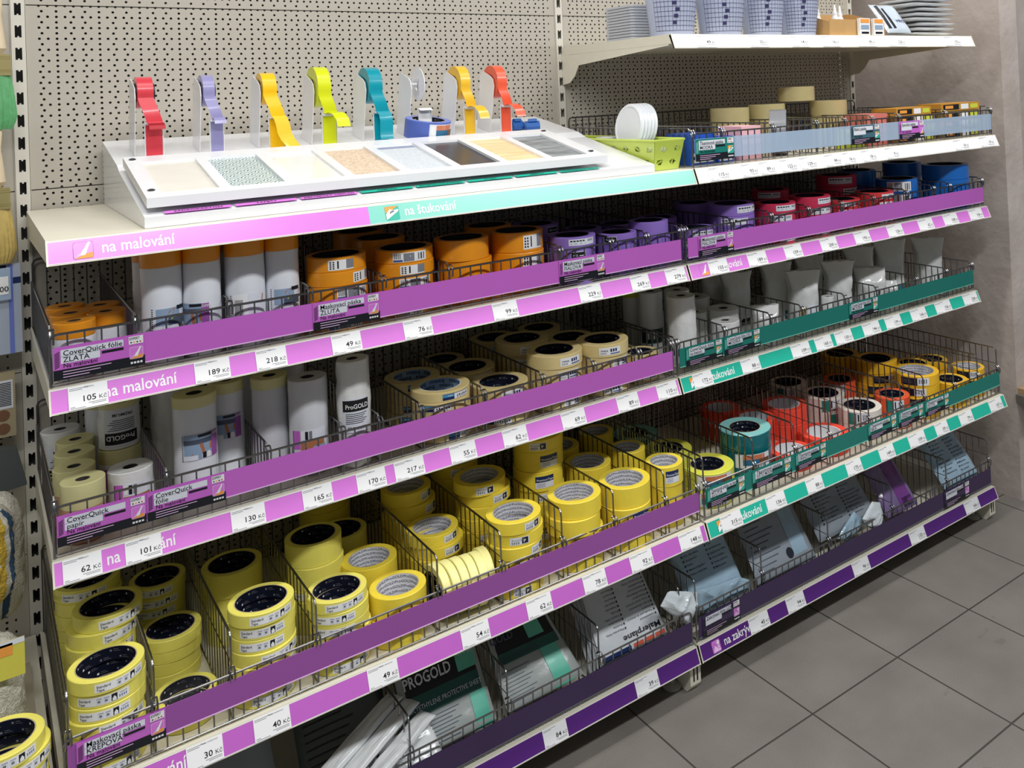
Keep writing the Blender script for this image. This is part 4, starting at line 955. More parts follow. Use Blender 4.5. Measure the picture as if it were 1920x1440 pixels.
film_roll('C', 1.640, -.345, .034, .105, f'short white wrapped roll behind another short one, {R3}', crink, None, core=.30, wob=.0012, group=G)
film_roll('C', 1.728, -.372, .048, .105, f'wide wrapped roll with green label, second bin, {R3}', crink, None, lab='greenl', lz=.045, turn=.5, core=.30, wob=.0012, group=G)
film_roll('C', 1.728, -.240, .046, .120, f'wide wrapped roll at the back of second bin, {R3}', crink, None, core=.30, wob=.0012, group=G)
film_roll('C', 2.094, -.468, .0205, .092, f'small white wrapped roll between two plastic bags, {R3}', crink, None, lab=None, core=.30, group=G)
# bagged rolls
bagm = wrap_mat('bag_plastic', (234, 235, 233), .12, .9, 18, coat=.7, noise_=.12)
def bag_roll(x, y, r, h, label, flare=1.25, lab=True, sd=1., mt=bagm, teal_=False):
    a = math.atan2(CAM.y-y, CAM.x-x)+PI/2+.25
    t = empty('bagged_film_roll', (x, y, Z['C']+.0006), a, label, 'bag', 'bagged film rolls')
    def S(u, v, d=0):     # u around, v up
        th = u*2*PI; zz = v*h
        sq = 2.0+3.5*v**2; c_, s_ = math.cos(th), math.sin(th)
        rr = r/(abs(c_)**sq+abs(s_)**sq)**(1/sq)
        fl = 1+(flare-1)*max(0, (v-.72)/.28)**1.5; th_ = 1-.78*max(0, (v-.70)/.30)**1.2
        n = noise.noise(Vector((c_*2.2+sd*5, s_*2.2, v*5)))*.0038+noise.noise(Vector((c_*6+sd*3, s_*6, v*12)))*.0016
        rr += n+d
        return Vector((c_*rr*fl, s_*rr*th_, zz+(.004*noise.noise(Vector((c_*4, s_*4, sd))) if v > .95 else 0)))
    b = MB(); b.surf(S, 0, 1, 0, 1, 48, 26, mt); n = 48
    b.add([S(i/n, 0) for i in range(n)], [tuple(range(n-1, -1, -1))], mt); b.add([S(i/n, 1) for i in range(n)], [tuple(range(n))], mt)
    b.build('plastic_bag', t, sharp=180)
    if lab:
        b = MB(); T = lambda u, v, d=0: S(.55+u, v, .0008+d)
        b.surf(T, .12, .34, .10, .44, 8, 4, cfill, .0005); b.surf(T, .12, .20, .12, .42, 4, 2, mat('label_tan', (190, 170, 130), .5), .0010); b.surf(T, .21, .34, .11, .24, 5, 2, black, .0010)
        b.text('PROGOLD', T, .215, .15, .04, paper, .0016, .01, sx=.62)
        b.surf(T, .14, .18, .22, .38, 2, 1, slate, .0014)
        b.build('label', t)
    if teal_:
        b = MB(); T = lambda u, v, d=0: S(.55+u, v, .0008+d); b.surf(T, .26, .40, .08, .22, 5, 2, mat('label_petrol', (28, 120, 140), .4), .0005); b.build('label', t)
bag_roll(2.020, -.430, .047, .182, f'white bag with tan and black label in the middle of {R3}', sd=1.1)
bag_roll(2.012, -.318, .044, .195, f'white bag standing behind the tan labelled bag, {R3}', sd=2.3, lab=False, teal_=True)
bag_roll(1.850, -.300, .042, .185, f'dim grey bag with square label, third bin, {R3}', sd=3.7)
bag_roll(1.852, -.425, .040, .100, f'low grey bag at the fence, third bin, {R3}', sd=9.7, lab=False, flare=1.1)
bag_roll(1.850, -.185, .042, .190, f'dim grey bag at the back of third bin, {R3}', sd=4.9)
bag_roll(2.196, -.424, .044, .185, f'crumpled white bag with twisted top, fifth bin, {R3}', sd=5.3, lab=False, flare=1.35)
bag_roll(2.190, -.300, .043, .19, f'grey bag hidden behind the crumpled one, {R3}', sd=6.1, lab=False)
bag_roll(2.352, -.428, .052, .140, f'squat white bag with smooth front, sixth bin, {R3}', sd=7.7, lab=False, flare=1.05)
bag_roll(2.420, -.325, .048, .190, f'tall bag with tan label behind the squat one, {R3}', sd=8.5)
bag_roll(2.560, -.350, .050, .200, f'tall glossy bag right of the tan labelled one, {R3}', sd=10.1, lab=False, teal_=True)
bag_roll(2.725, -.400, .050, .190, f'tall glossy bag by the right end of {R3}', sd=11.9, lab=False)
bag_roll(2.450, -.440, .022, .08, f'small white bag at the fence, {R3}', sd=12.9, lab=False, flare=1.05)
# ---------------------------------------------------------------- flat packs of sheeting on the bottom shelf
def pack(name, label, cs, th, mt, details=None, wr=.004, sd=1., cat='pack', group='sheeting packs', puff=1., layers=1):
    A, B_, C_, D_ = [Vector(c) for c in cs]        # top-left, top-right, bottom-right, bottom-left of the front face
    n = (B_-A).cross(D_-A).normalized()
    if n.y > 0: n = -n
    def F(u, v, d=0):      # u to the right, v up, front face
        p = (D_*(1-u)+C_*u)*(1-v)+(A*(1-u)+B_*u)*v
        e = (1-(2*u-1)**6)*(1-(2*v-1)**6)
        q = noise.noise(Vector((u*3.2+sd*7, v*3.2, sd)))*wr+noise.noise(Vector((u*9+sd*3, v*9, sd*2)))*wr*.35
        return p+n*(th*.5*(e**.6)*puff+q*e+d)
    def Bk(u, v, d=0):
        p = (D_*(1-u)+C_*u)*(1-v)+(A*(1-u)+B_*u)*v; e = (1-(2*u-1)**6)*(1-(2*v-1)**6)
        return p-n*(th*.5*(e**.6)+d)
    t = empty(name, (D_+C_)/2, 0, label, cat, group); off = -(D_+C_)/2
    b = MB(); b.surf(F, 0, 1, 0, 1, 30, 26, mt); b.surf(lambda u, v, d: Bk(1-u, v, d), 0, 1, 0, 1, 12, 12, mt)
    o = b.build('wrapping', t, sharp=180); o.location = off
    if details:
        for nm, fn in details.items():
            b = MB(); fn(b, F); o = b.build(nm, t); o.location = off
    return t, F
sheet_w = wrap_mat('sheet_white', (212, 216, 220), .25, .5, 20)
sheet_b = wrap_mat('sheet_pale_blue', (168, 196, 214), .10, .9, 16, coat=.8, noise_=.15)
sheet_g = wrap_mat('sheet_grey', (150, 158, 166), .18, .5, 16, coat=.6)
sheet_d = wrap_mat('sheet_dark_green_grey', (62, 74, 74), .2, .4, 14, coat=.6)
sheet_m = wrap_mat('sheet_milky_grey', (168, 174, 170), .2, .4, 14, coat=.6)
purb = wrap_mat('sheet_lavender', (132, 112, 158), .12, .8, 16, coat=.8, noise_=.15)
dgreen = mat('print_dark_green', (16, 84, 74), .35, coat=.3)
mintp = mat('print_mint', (96, 192, 166), .35, coat=.3)
rorange = mat('print_red_orange', (206, 92, 66), .45)
def R_(b, F, u0, u1, v0, v1, m, off=.0012, nu=10, nv=4): b.surf(F, u0, u1, v0, v1, nu, nv, m, off)
def scale_uv(F, su, sv):      # map a metric-like text space onto the face
    return lambda u, v, d=0: F(u*su, v*sv, d)
def txt(b, F, s, u, v, h, m, wd, off=.002, bold=.01, flip=False):
    tw = text_mesh(s, bold)[2]; k = wd/(tw*h)
    G_ = (lambda a, c, d=0: F(1-a, 1-c, d)) if flip else F
    b.text(s, G_, u, v, h, m, off, bold, sx=k)
def progold_front(b, F):
    R_(b, F, .0, 1, .52, 1, black); R_(b, F, .0, 1, .33, .52, dgreen, .0014)
    R_(b, F, .70, .93, .56, 1, mintp, .0022, 4, 4); R_(b, F, .76, .95, .0, .33, mintp, .0014, 4, 4)
    txt(b, F, 'PROGOLD', .07, .60, .15, cfill, .56, .004, .02); txt(b, F, 'POLYETHYLENE PROTECTIVE SHEET', .05, .385, .065, cfill, .88, .004, .0)
    txt(b, F, '7µ', .74, .80, .11, cfill, .11, .004, .0); txt(b, F, '4m x 5m', .72, .70, .05, cfill, .19, .004, .0)
    for i in range(8): R_(b, F, .06, .62-.05*(i % 3), .285-.034*i, .285-.034*i+.008, slate, .0014, 8, 1)
pack('sheeting_pack', 'black and green polyethylene sheet pack leaning in the bottom left bay basket', [(.640, -.385, .335), (.846, -.385, .335), (.842, -.528, .168), (.636, -.528, .168)], .022, sheet_m, {'printed_front': progold_front}, .0025, 1.3)
def progold2(b, F):
    R_(b, F, .0, 1, .60, 1, black); R_(b, F, .0, 1, .48, .60, dgreen, .0014); R_(b, F, .55, .78, .64, 1, mintp, .0022, 4, 4); R_(b, F, .62, .86, .0, .48, mintp, .0014, 5, 5)
    txt(b, F, 'GOLD', .02, .72, .12, slate, .34, .004, .02); txt(b, F, 'PROTECTIVE SHEET', .04, .51, .05, slate, .6, .004)
    for i in range(9): R_(b, F, .05, .42-.05*(i % 3), .40-.04*i, .40-.04*i+.007, slate, .0014, 8, 1)
pack('sheeting_pack', 'second green striped sheet pack lying behind the wire divider, bottom left bay', [(.872, -.395, .318), (1.040, -.400, .312), (1.085, -.524, .170), (.872, -.528, .166)], .022, sheet_m, {'printed_front': progold2}, .003, 2.7)
def malerplane(b, F):
    txt(b, F, 'Malerplane', .05, .875-.10+.03, .10, dark, .58, .002, .02, True)
    words1 = ['Lasteikend', 'Tenda per la pittura', 'Pintor', 'Folha de pintura', 'Toile pour peintre', 'Målarplast', 'Malerafdækning', 'Maalarimuovi', 'Festőfólia', 'Zakrývací fólie', 'Folia malarska', 'Plachta', 'Dust sheet', 'Peinture']
    words2 = ['Malerska folija', 'Foliile', 'Malérplane', 'Takaró fólia', 'Folia', 'Maljarska', 'Malarska', 'Plachta', 'Pintura', 'Plástico', 'Telo', 'Film']
    for i, s in enumerate(words1):
        v = .70-.052*i
        if v < .0: break
        txt(b, F, s, .09, v, .032, dark, .04+.018*len(s), .002, .0, True); G_ = lambda a, c, d=0: F(1-a, 1-c, d); b.surf(G_, .05, .07, v, v+.025, 1, 1, black, .002)
    for i, s in enumerate(words2):
        v = .76-.055*i-.05; G_ = lambda a, c, d=0: F(1-a, 1-c, d)
        txt(b, F, s, .58, v, .032, dark, .03+.016*len(s), .002, .0, True); b.surf(G_, .545, .565, v, v+.025, 1, 1, black, .002)
    G_ = lambda a, c, d=0: F(1-a, 1-c, d)
    for i in range(3): b.surf(G_, .03+.17*i, .18+.17*i, .93, .975, 3, 1, rorange, .0022)
    b.surf(G_, .56, .98, .93, .985, 4, 1, navyl, .0022)
pack('sheeting_pack', 'white painter sheet pack with upside down Malerplane lettering, bottom left bay', [(1.150, -.405, .318), (1.340, -.405, .318), (1.347, -.527, .166), (1.138, -.527, .166)], .012, sheet_w, {'printed_front': malerplane}, .0010, 3.1)
for i in range(4):
    dx = -.004*i; q = .0135*(i+1); ny, nz = .779*q, .627*q
    pack('sheeting_pack', f'white painter sheet pack, {["second","third","fourth","fifth"][i]} behind the upside down lettered front one', [(1.150+dx, -.405+ny, .318-nz+.0), (1.338+dx, -.405+ny, .318-nz), (1.345+dx, -.527+ny, .166-nz+.001), (1.138+dx, -.527+ny, .166-nz+.001)], .009, sheet_w, None, .001, 4+i)
def dk(b, F):
    for i in range(10): R_(b, F, .08, .62-.06*(i % 3), .88-.07*i, .88-.07*i+.014, black, .0012, 6, 1)
pack('sheeting_pack', 'dark green grey sheet pack under the white folded packs, bottom left bay', [(.430, -.36, .300), (.628, -.36, .300), (.610, -.525, .150), (.420, -.525, .150)], .03, sheet_d, {'printed_front': dk}, .003, 5.5)
pack('sheeting_pack', 'grey folded sheet pack in the first bin of the bottom left shelf', [(.06, -.36, .300), (.38, -.36, .300), (.38, -.525, .150), (.06, -.525, .150)], .03, sheet_g, {'printed_front': dk}, .003, 6.5)
sheetf = wrap_mat('folded_white_film', (238, 240, 240), .22, .7, 22, coat=.5)
for i, (a, c) in enumerate([((.640, -.440, .272), (.440, -.530, .226)), ((.668, -.468, .262), (.470, -.555, .215)), ((.690, -.500, .240), (.515, -.583, .2105))]):
    a, c = Vector(a), Vector(c); d_ = (a-c).normalized(); s_ = Vector((d_.y, -d_.x, 0)).normalized()*.021
    pack('folded_film', f'white folded film bundle poking up, {["rear","middle","front"][i]} of three near the dark pack', [tuple(a-s_), tuple(a+s_), tuple(c+s_), tuple(c-s_)], .020, sheetf, None, .003, 8+i, 'film bundle', 'white folded film bundles')
pack('folded_film', 'white rounded film bundle lying against the fence below the green pack', [(.575, -.485, .215), (.700, -.485, .215), (.700, -.548, .168), (.575, -.548, .168)], .024, sheetf, None, .003, 12, 'film bundle')
lst = ['Selvklæbende', 'Maskeringsfilm', 'Zakrývací fólie', 'Folia malarska', 'Takarófólia', 'Dust sheet', 'Toile peintre', 'Malerabdeckung', 'Målarplast', 'Plachta', 'Film de masq.', 'Plastduk', 'Suojamuovi', 'Telo', 'Folie']
def listed(title=None, flip=False, cols=((.12, .9), (.55, .86)), n=9, col=navy, lead=.062):
    def f(b, F):
        k = 0
        if title: txt(b, F, title, .12, .90, .07, col, .5, .002, .01)
        for (u, v) in cols:
            for i in range(n):
                s = lst[(i*2+k) % len(lst)]; txt(b, F, s, u+.04, v-lead*i, .036, col, .020*len(s), .0022, .004); R_(b, F, u, u+.02, v-lead*i, v-lead*i+.026, col, .0022, 1, 1)
            k += 5
    return f
def bag(label, cs, mt, th, prn, wr, sd): return pack('film_bag', label, cs, th, mt, {'print': prn} if prn else None, wr, sd, 'bag', 'plastic bags of film')
def drape(t, off, pts, y, bulge, sd, mt, nm='crumpled_end'):
    # crumpled tongue of film hanging in front: a closed, faceted, folded shape inside a ragged outline
    n = len(pts); cx = sum(p[0] for p in pts)/n; cz = sum(p[1] for p in pts)/n; b = MB()
    def O(u):
        u = (u % 1)*n; i = int(u) % n; f = u-int(u); a, c = pts[i], pts[(i+1) % n]
        return a[0]*(1-f)+c[0]*f, a[1]*(1-f)+c[1]*f
    def S(side):
        def G(u, v, d=0):
            ox, oz = O(u); x = cx+(ox-cx)*v; z = cz+(oz-cz)*v
            q = Vector((x*26+sd, z*26, sd)); rg = 1-abs(noise.noise(q))*2.2
            return Vector((x, y-side*(bulge*(1-v**2)**.6*(.55+.45*rg)+.0008), z))
        return G
    b.surf(S(1), 0, 1, .001, 1, 40, 9, mt, 0, False); b.surf(lambda u, v, d: S(-.35)(1-u, v, d), 0, 1, .001, 1, 40, 5, mt, 0, False)
    o = b.build(nm, t); o.location = off
t, _F = bag('pale blue plastic bag with two printed lists and a white film tail, bottom right basket', [(1.440, -.385, .345), (1.640, -.385, .345), (1.644, -.505, .185), (1.440, -.505, .185)], sheet_b, .04, listed('Malerplane', n=10), .006, 21)
off_ = -t.location
pieces = wrap_mat('film_tail_white', (226, 234, 238), .22, .5, 20, coat=.5)
drape(t, off_, [(1.311, .26), (1.339, .289), (1.396, .267), (1.437, .250), (1.437, .215), (1.418, .191), (1.402, .168), (1.377, .2), (1.343, .227)], -.548, .022, 3.3, pieces)
drape(t, off_, [(1.440, .190), (1.442, .245), (1.524, .230), (1.60, .225), (1.645, .20), (1.640, .170), (1.482, .168)], -.530, .014, 5.3, sheet_b)
def dotpack(b, F):
    for i in range(12): R_(b, F, .06, .50-.07*(i % 4), .90-.072*i, .90-.072*i+.014, slate, .0012, 6, 1)
    R_(b, F, .66, .90, .0, 1, sheet_b, .0010, 5, 6); b.add([F(.60+.055*math.cos(q*PI/8), .20+.075*math.sin(q*PI/8), .002) for q in range(16)], [tuple(range(16))], navy)
pack('sheeting_pack', 'grey sheet pack with a dark round dot and pale blue stripe, bottom right basket', [(1.700, -.400, .325), (1.932, -.400, .325), (1.928, -.527, .166), (1.682, -.527, .166)], .022, sheet_g, {'print': dotpack}, .002, 23)
t, _F = bag('blue grey plastic bag with slanted printed lists and a crumpled white tail, bottom right basket', [(1.968, -.400, .325), (2.240, -.400, .325), (2.244, -.505, .185), (1.968, -.505, .185)], sheet_g, .03, listed(None, n=12), .006, 24)
drape(t, -t.location, [(2.12, .226), (2.17, .265), (2.209, .250), (2.221, .205), (2.212, .175), (2.198, .155), (2.164, .18), (2.134, .200)], -.548, .020, 6.1, pieces)
drape(t, -t.location, [(2.02, .190), (2.05, .215), (2.102, .25), (2.143, .212), (2.124, .185), (2.06, .170)], -.530, .014, 7.1, sheet_b)
def purpf(b, F):
    R_(b, F, .45, .85, .1, 1, mat('print_violet', (122, 60, 140), .2, coat=.7), .0012, 8, 8)
    for i in range(10): R_(b, F, .55+.03*i, .565+.03*i, .04, .18, navy, .0024, 1, 1)
bag('lavender plastic bag with violet stripe and barcode, bottom right basket', [(2.275, -.400, .325), (2.430, -.400, .325), (2.435, -.525, .168), (2.275, -.525, .168)], purb, .03, purpf, .006, 25)
bag('large pale blue plastic bag with dark lists at the right end of bottom basket', [(2.585, -.400, .318), (2.795, -.400, .318), (2.795, -.530, .162), (2.590, -.530, .162)], sheet_b, .035, listed(None, n=12), .007, 26)
# ---------------------------------------------------------------- sample display on the top shelf
def slope(y): return 1.545+.185*(y+.019)          # top of the white base
def fslope(y): return 1.454+.2114*(y+.604)         # top of the frame
ds = empty('tape_display_stand', (.74, -.61, Z['A']+.0005), 0, 'white sloping display stand with eight framed surface samples on the top shelf', 'display'); DO = Vector((-.74, .61, -Z['A']-.0005))
b = MB(); z0 = Z['A']+.0008
b.prism([(-.018, z0), (-.618, z0), (-.618, 1.4205), (-.600, 1.424), (-.300, 1.486), (-.262, slope(-.262)), (-.018, slope(-.018))], 'x', .152, 1.300, whitem)
o = b.build('base', ds); o.location = DO
b = MB(); fx0, fx1 = .158, 1.163; WX = [.185+.1197*i for i in range(8)]; wy0, wy1 = -.351, -.578; T_ = .018
def fbox(b, xa, xb, ya, yb, m, dz=0., th=T_):
    b.hexa([(xa, yb, fslope(yb)-th+dz), (xb, yb, fslope(yb)-th+dz), (xb, ya, fslope(ya)-th+dz), (xa, ya, fslope(ya)-th+dz), (xa, yb, fslope(yb)+dz), (xb, yb, fslope(yb)+dz), (xb, ya, fslope(ya)+dz), (xa, ya, fslope(ya)+dz)], m)
fbox(b, fx0, fx1, -.306, wy0, whitem); fbox(b, fx0, fx1, wy1, -.606, whitem)
xe = [fx0]+[q for x in WX for q in (x, x+.1)]+[fx1]
for i in range(0, len(xe), 2): fbox(b, xe[i], xe[i+1], wy0, wy1, whitem)
o = b.build('sample_frame', ds); o.location = DO
def scale_mat():
    m = bpy.data.materials.new('wallpaper_scales'); m.use_nodes = True; nt = m.node_tree; N = nt.nodes; L = nt.links; bs = N['Principled BSDF']
    tc = N.new('ShaderNodeTexCoord'); sp = N.new('ShaderNodeSeparateXYZ'); L.new(tc.outputs['Object'], sp.inputs[0])
    def mth(op, *a):
        n = N.new('ShaderNodeMath'); n.operation = op
        for i, q in enumerate(a):
            if isinstance(q, (int, float)): n.inputs[i].default_value = q
            else: L.new(q, n.inputs[i])
        return n.outputs[0]
    pw, ph = .034, .017
    row = mth('FLOOR', mth('DIVIDE', sp.outputs[1], ph)); out = None
    sh = mth('MULTIPLY', mth('MODULO', mth('ABSOLUTE', row), 2.0), pw/2)
    u = mth('MULTIPLY', mth('SUBTRACT', mth('FRACT', mth('DIVIDE', mth('ADD', sp.outputs[0], sh), pw)), .5), pw)
    v = mth('SUBTRACT', sp.outputs[1], mth('MULTIPLY', row, ph))
    r = mth('SQRT', mth('ADD', mth('MULTIPLY', u, u), mth('MULTIPLY', v, v)))
    ring = mth('GREATER_THAN', mth('FRACT', mth('DIVIDE', r, .0062)), .62)
    mx = N.new('ShaderNodeMix'); mx.data_type = 'RGBA'; L.new(ring, mx.inputs[0]); mx.inputs[6].default_value = lin((212, 224, 220)); mx.inputs[7].default_value = lin((84, 108, 112))
    L.new(mx.outputs[2], bs.inputs['Base Color']); bs.inputs['Roughness'].default_value = .4; return m
SM = [mat('sample_board', (218, 214, 204), .6, noise_=.05), scale_mat(), mat('sample_tile', (240, 240, 236), .15, noise_=.04, nscale=8, coat=.5), mat('sample_render', (232, 208, 182), .8, noise_=.4, nscale=160, bump=.5), mat('sample_insulation', (208, 214, 220), .8, noise_=.2, nscale=200, bump=.4), mat('sample_plastic', (44, 46, 54), .25), None, None]
def streak(name, c1, c2, sx, sy, rough):
    m = bpy.data.materials.new(name); m.use_nodes = True; N = m.node_tree.nodes; L = m.node_tree.links; tc = N.new('ShaderNodeTexCoord'); mp = N.new('ShaderNodeMapping'); mp.inputs['Scale'].default_value = (sx, sy, 1); n = N.new('ShaderNodeTexNoise'); n.inputs['Scale'].default_value = 6; n.inputs['Detail'].default_value = 6; n.inputs['Distortion'].default_value = .6
    cr = N.new('ShaderNodeValToRGB'); cr.color_ramp.elements[0].position = .35; cr.color_ramp.elements[0].color = lin(c1); cr.color_ramp.elements[1].position = .65; cr.color_ramp.elements[1].color = lin(c2)
    L.new(tc.outputs['Object'], mp.inputs[0]); L.new(mp.outputs[0], n.inputs['Vector']); L.new(n.outputs[0], cr.inputs[0]); L.new(cr.outputs[0], N['Principled BSDF'].inputs['Base Color']); N['Principled BSDF'].inputs['Roughness'].default_value = rough; return m
SM[6] = streak('sample_pine', (226, 190, 140), (240, 214, 170), 1, 9, .5); SM[7] = streak('sample_steel', (92, 98, 102), (150, 156, 158), 2, 10, .3)
for i, x in enumerate(WX):
    b = MB(); fbox(b, x-.004, x+.104, wy0+.004, wy1-.004, SM[i], -.006, .004)
    if i == 4:
        for q in range(26): fbox(b, x+.003+q*.0037, x+.0045+q*.0037, wy0-.004, wy0-.022, cbl, -.0056, .002)
    o = b.build('sample_'+['plasterboard', 'wallpaper', 'ceramic_tile', 'render', 'insulation_mesh', 'plastic', 'wood', 'metal'][i], ds); o.location = DO
b = MB(); nm = ['SÁDROKARTON', 'TAPETY', 'KERAMICKÝ OBKLAD', 'OMÍTKA', 'ZATEPLOVACÍ SYSTÉMY', 'PLAST', 'DŘEVO', 'POZINKOVANÝ PLECH']
LS = flat((0, -.6165, 1.4232), (1, 0, 0), (0, .016, .0035))
for i, s in enumerate(nm):
    x = .185+.1197*i; m = lilac if i < 3 else tealp if False else (teal if i > 2 else lilac)
    b.surf(LS, x, x+.112, .0005, .0150, 1, 1, m, .0008, False); b.text(s, LS, x+.056, .0045, .0085, dark, .0012, .012, align='C', sx=min(1.3, .1/(text_mesh(s, .012)[2]*.0085)))
o = b.build('surface_labels', ds); o.location = DO
b = MB()
for (x, y) in ((.172, -.330), (.172, -.560), (1.145, -.33), (1.145, -.56)):
    z = fslope(y); b.box(x-.006, x+.006, y-.004, y+.004, z, z+.0025, chrome); b.box(x-.003, x+.003, y-.0055, y+.0055, z, z+.0035, chrome)
o = b.build('screws', ds); o.location = DO
# dispensers: side cheek, front post and roll with a loose end; each roll hangs in its own holder
def ribbon(b, pts, x0, x1, m, th=.0006, dx=0.):
    # pts: (y, z, xshift) path; strip between x0 and x1
    vs = []; n = len(pts)
    for (y, z, s) in pts: vs += [(x0+s, y, z), (x1+s, y, z)]
    for (y, z, s) in pts: vs += [(x0+s, y+th, z+th), (x1+s, y+th, z+th)]
    fs = []
    for i in range(n-1):
        a = 2*i; c = 2*n+2*i
        fs += [(a, a+1, a+3, a+2), (c, c+2, c+3, c+1), (a, a+2, c+2, c), (a+1, c+1, c+3, a+3)]
    b.add(vs, fs, m, True)
def arc(cy, cz, r, a0, a1, n=14): return [(cy+r*math.cos(math.radians(a0+(a1-a0)*i/n)), cz+r*math.sin(math.radians(a0+(a1-a0)*i/n))) for i in range(n+1)]
DISP = [('red', (216, 62, 74), .193, .0345, .031, 'curl', 'red'), ('lavender', (150, 146, 192), .322, .036, .024, 'fold', 'pale purple'), ('orange yellow', (248, 196, 20), .448, .038, .031, 'long', 'orange yellow'), ('lime', (214, 222, 20), .570, .050, .031, 'flap', 'lime green'),
        ('turquoise', (0, 150, 168), .697, .046, .033, 'down', 'turquoise'), (None, None, .816, 0, .03, None, None), ('golden', (240, 190, 48), .943, .046, .028, 'flap', 'golden yellow'), ('coral', (240, 96, 64), 1.052, .046, .028, 'flap', 'coral red')]
for i, (nm_, col, x, R, wd, end, cn) in enumerate(DISP):
    yb = -.185; zb = slope(yb); cy, cz = -.200, 1.652
    label = f'white metal tape dispenser holding {cn} tape on the display' if nm_ else 'empty white metal tape dispenser on the display, blue tape at its foot'
    t = empty('tape_dispenser', (x, yb, zb), 0, label, 'dispenser', 'tape dispensers on the display'); off = Vector((-x, -yb, -zb))
    b = MB(); b.prism([(-.120, slope(-.120)+.0008), (-.200, slope(-.200)+.0008), (-.232, 1.640), (-.226, 1.660), (-.212, 1.669), (-.170, 1.684), (-.158, 1.680), (-.150, 1.668)], 'x', x, x+.0016, whitem); o = b.build('cheek', t); o.location = off
    px0 = x+.016; px1 = px0+wd+.005; py = -.232
    b = MB(); b.box(px0, px1, py-.0008, py+.0008, slope(py)+.0012, 1.588, whitem); b.box(px0-.0004, px0+.0008, py-.003, py+.0008, slope(py)+.0024, 1.588, whitem); b.box(px1-.0008, px1+.0004, py-.003, py+.0008, slope(py)+.0024, 1.588, whitem)
    b.hexa([(px0, py-.014, 1.583), (px1, py-.014, 1.583), (px1, py+.001, 1.588), (px0, py+.001, 1.588), (px0, py-.014, 1.5845), (px1, py-.014, 1.5845), (px1, py+.001, 1.5895), (px0, py+.001, 1.5895)], whitem)
    o = b.build('front_post', t); o.location = off
    hub_r = .020
    if not nm_:
        b = MB(); b.tube([(x+.001, cy, cz), (x+.03, cy, cz)], .004, whitem, 8)
        ring = [(x+.031, cy+.044*math.cos(q*PI/12), cz+.044*math.sin(q*PI/12)) for q in range(24)]; b.add(ring+[(p[0]+.0016, p[1], p[2]) for p in ring], [tuple(range(24)), tuple(range(47, 23, -1))]+[(q, q+24, (q+1) % 24+24, (q+1) % 24) for q in range(24)], whitem)
        b.tube([(x+.006, cy+.022*math.cos(a), cz+.022*math.sin(a)) for a in (.3, 2.2, 4.2)]+[(x+.006, cy+.022*math.cos(.3), cz+.022*math.sin(.3))], .0022, white, 6)
        b.tube([(x+.026, cy+.022*math.cos(a), cz+.022*math.sin(a)) for a in (.3, 2.2, 4.2)]+[(x+.026, cy+.022*math.cos(.3), cz+.022*math.sin(.3))], .0022, white, 6)
        o = b.build('hub', t); o.location = off; continue
    b = MB(); b.tube([(x+.001, cy, cz), (x+wd+.01, cy, cz)], hub_r, mat('hub_black', (26, 26, 30), .5), 18); o = b.build('hub', t); o.location = off
    tm = mat('display_tape_'+nm_.replace(' ', '_'), col, .32, noise_=.04, coat=.4)
    rt_ = empty('tape_roll', (x+.005+wd/2, cy, cz), 0, f'{cn} tape roll with loose end hanging in its display dispenser', 'tape roll', 'sample tapes on the display'); off2 = Vector((-(x+.005+wd/2), -cy, -cz))
    xa, xb = x+.005, x+.005+wd
    b = MB(); k = 40; ro, ri = R, hub_r+.0006
    vs = [];
    for j in range(k):
        a = 2*PI*j/k
        for (xx, rr) in ((xa, ri), (xa, ro), (xb, ro), (xb, ri)): vs.append((xx, cy+rr*math.cos(a), cz+rr*math.sin(a)))
    b.add(vs, [(j*4+q, ((j+1) % k)*4+q, ((j+1) % k)*4+(q+1) % 4, j*4+(q+1) % 4) for j in range(k) for q in range(4)], tm, True)
    o = b.build('tape', rt_); o.location = off2
    # loose end: leaves the roll low at the front, crosses the post edge
    b = MB(); a0 = 200; y1, z1 = cy+ro*math.cos(math.radians(a0)), cz+ro*math.sin(math.radians(a0)); yf, zf = py-.0150, 1.5868; dxs = .014
    path = [(y, z, 0) for y, z in arc(cy, cz, ro+.0006, 150, a0, 5)]
    for j in range(1, 6):
        f = j/5; path.append((y1+(yf-y1)*f-.004*math.sin(PI*f), z1+(zf-z1)*f**.8+.003*math.sin(PI*f), dxs*f))
    tails = {'curl': [(-.010, -.002, 0), (-.016, -.008, .002), (-.014, -.015, .003), (-.007, -.017, .003)], 'fold': [(-.006, .003, .001), (-.014, -.003, .002), (-.016, -.010, .002)],
             'long': [(-.010, -.006, .003), (-.016, -.022, .006), (-.018, -.040, .008), (-.024, -.056, .014), (-.034, -.070, .022), (-.040, -.083, .028)], 'flap': [(-.012, .003, .004), (-.026, -.001, .010), (-.038, -.014, .015), (-.043, -.032, .017)],
             'down': [(-.007, -.008, .004), (-.009, -.026, .006), (-.010, -.046, .005), (-.012, -.062, .004), (-.016, -.070, .004)]}[end]
    for (dy, dz, sx_) in tails: path.append((yf+dy, zf+dz, dxs+sx_))
    ribbon(b, path, xa, xb, tm); o = b.build('loose_end', rt_); o.location = off2
    b = MB(); b.box(px0+.0022, px1-.0022, py-.0022, py-.0014, slope(py)+.004, 1.580, tm); o = b.build('sample_strip', t); o.location = off
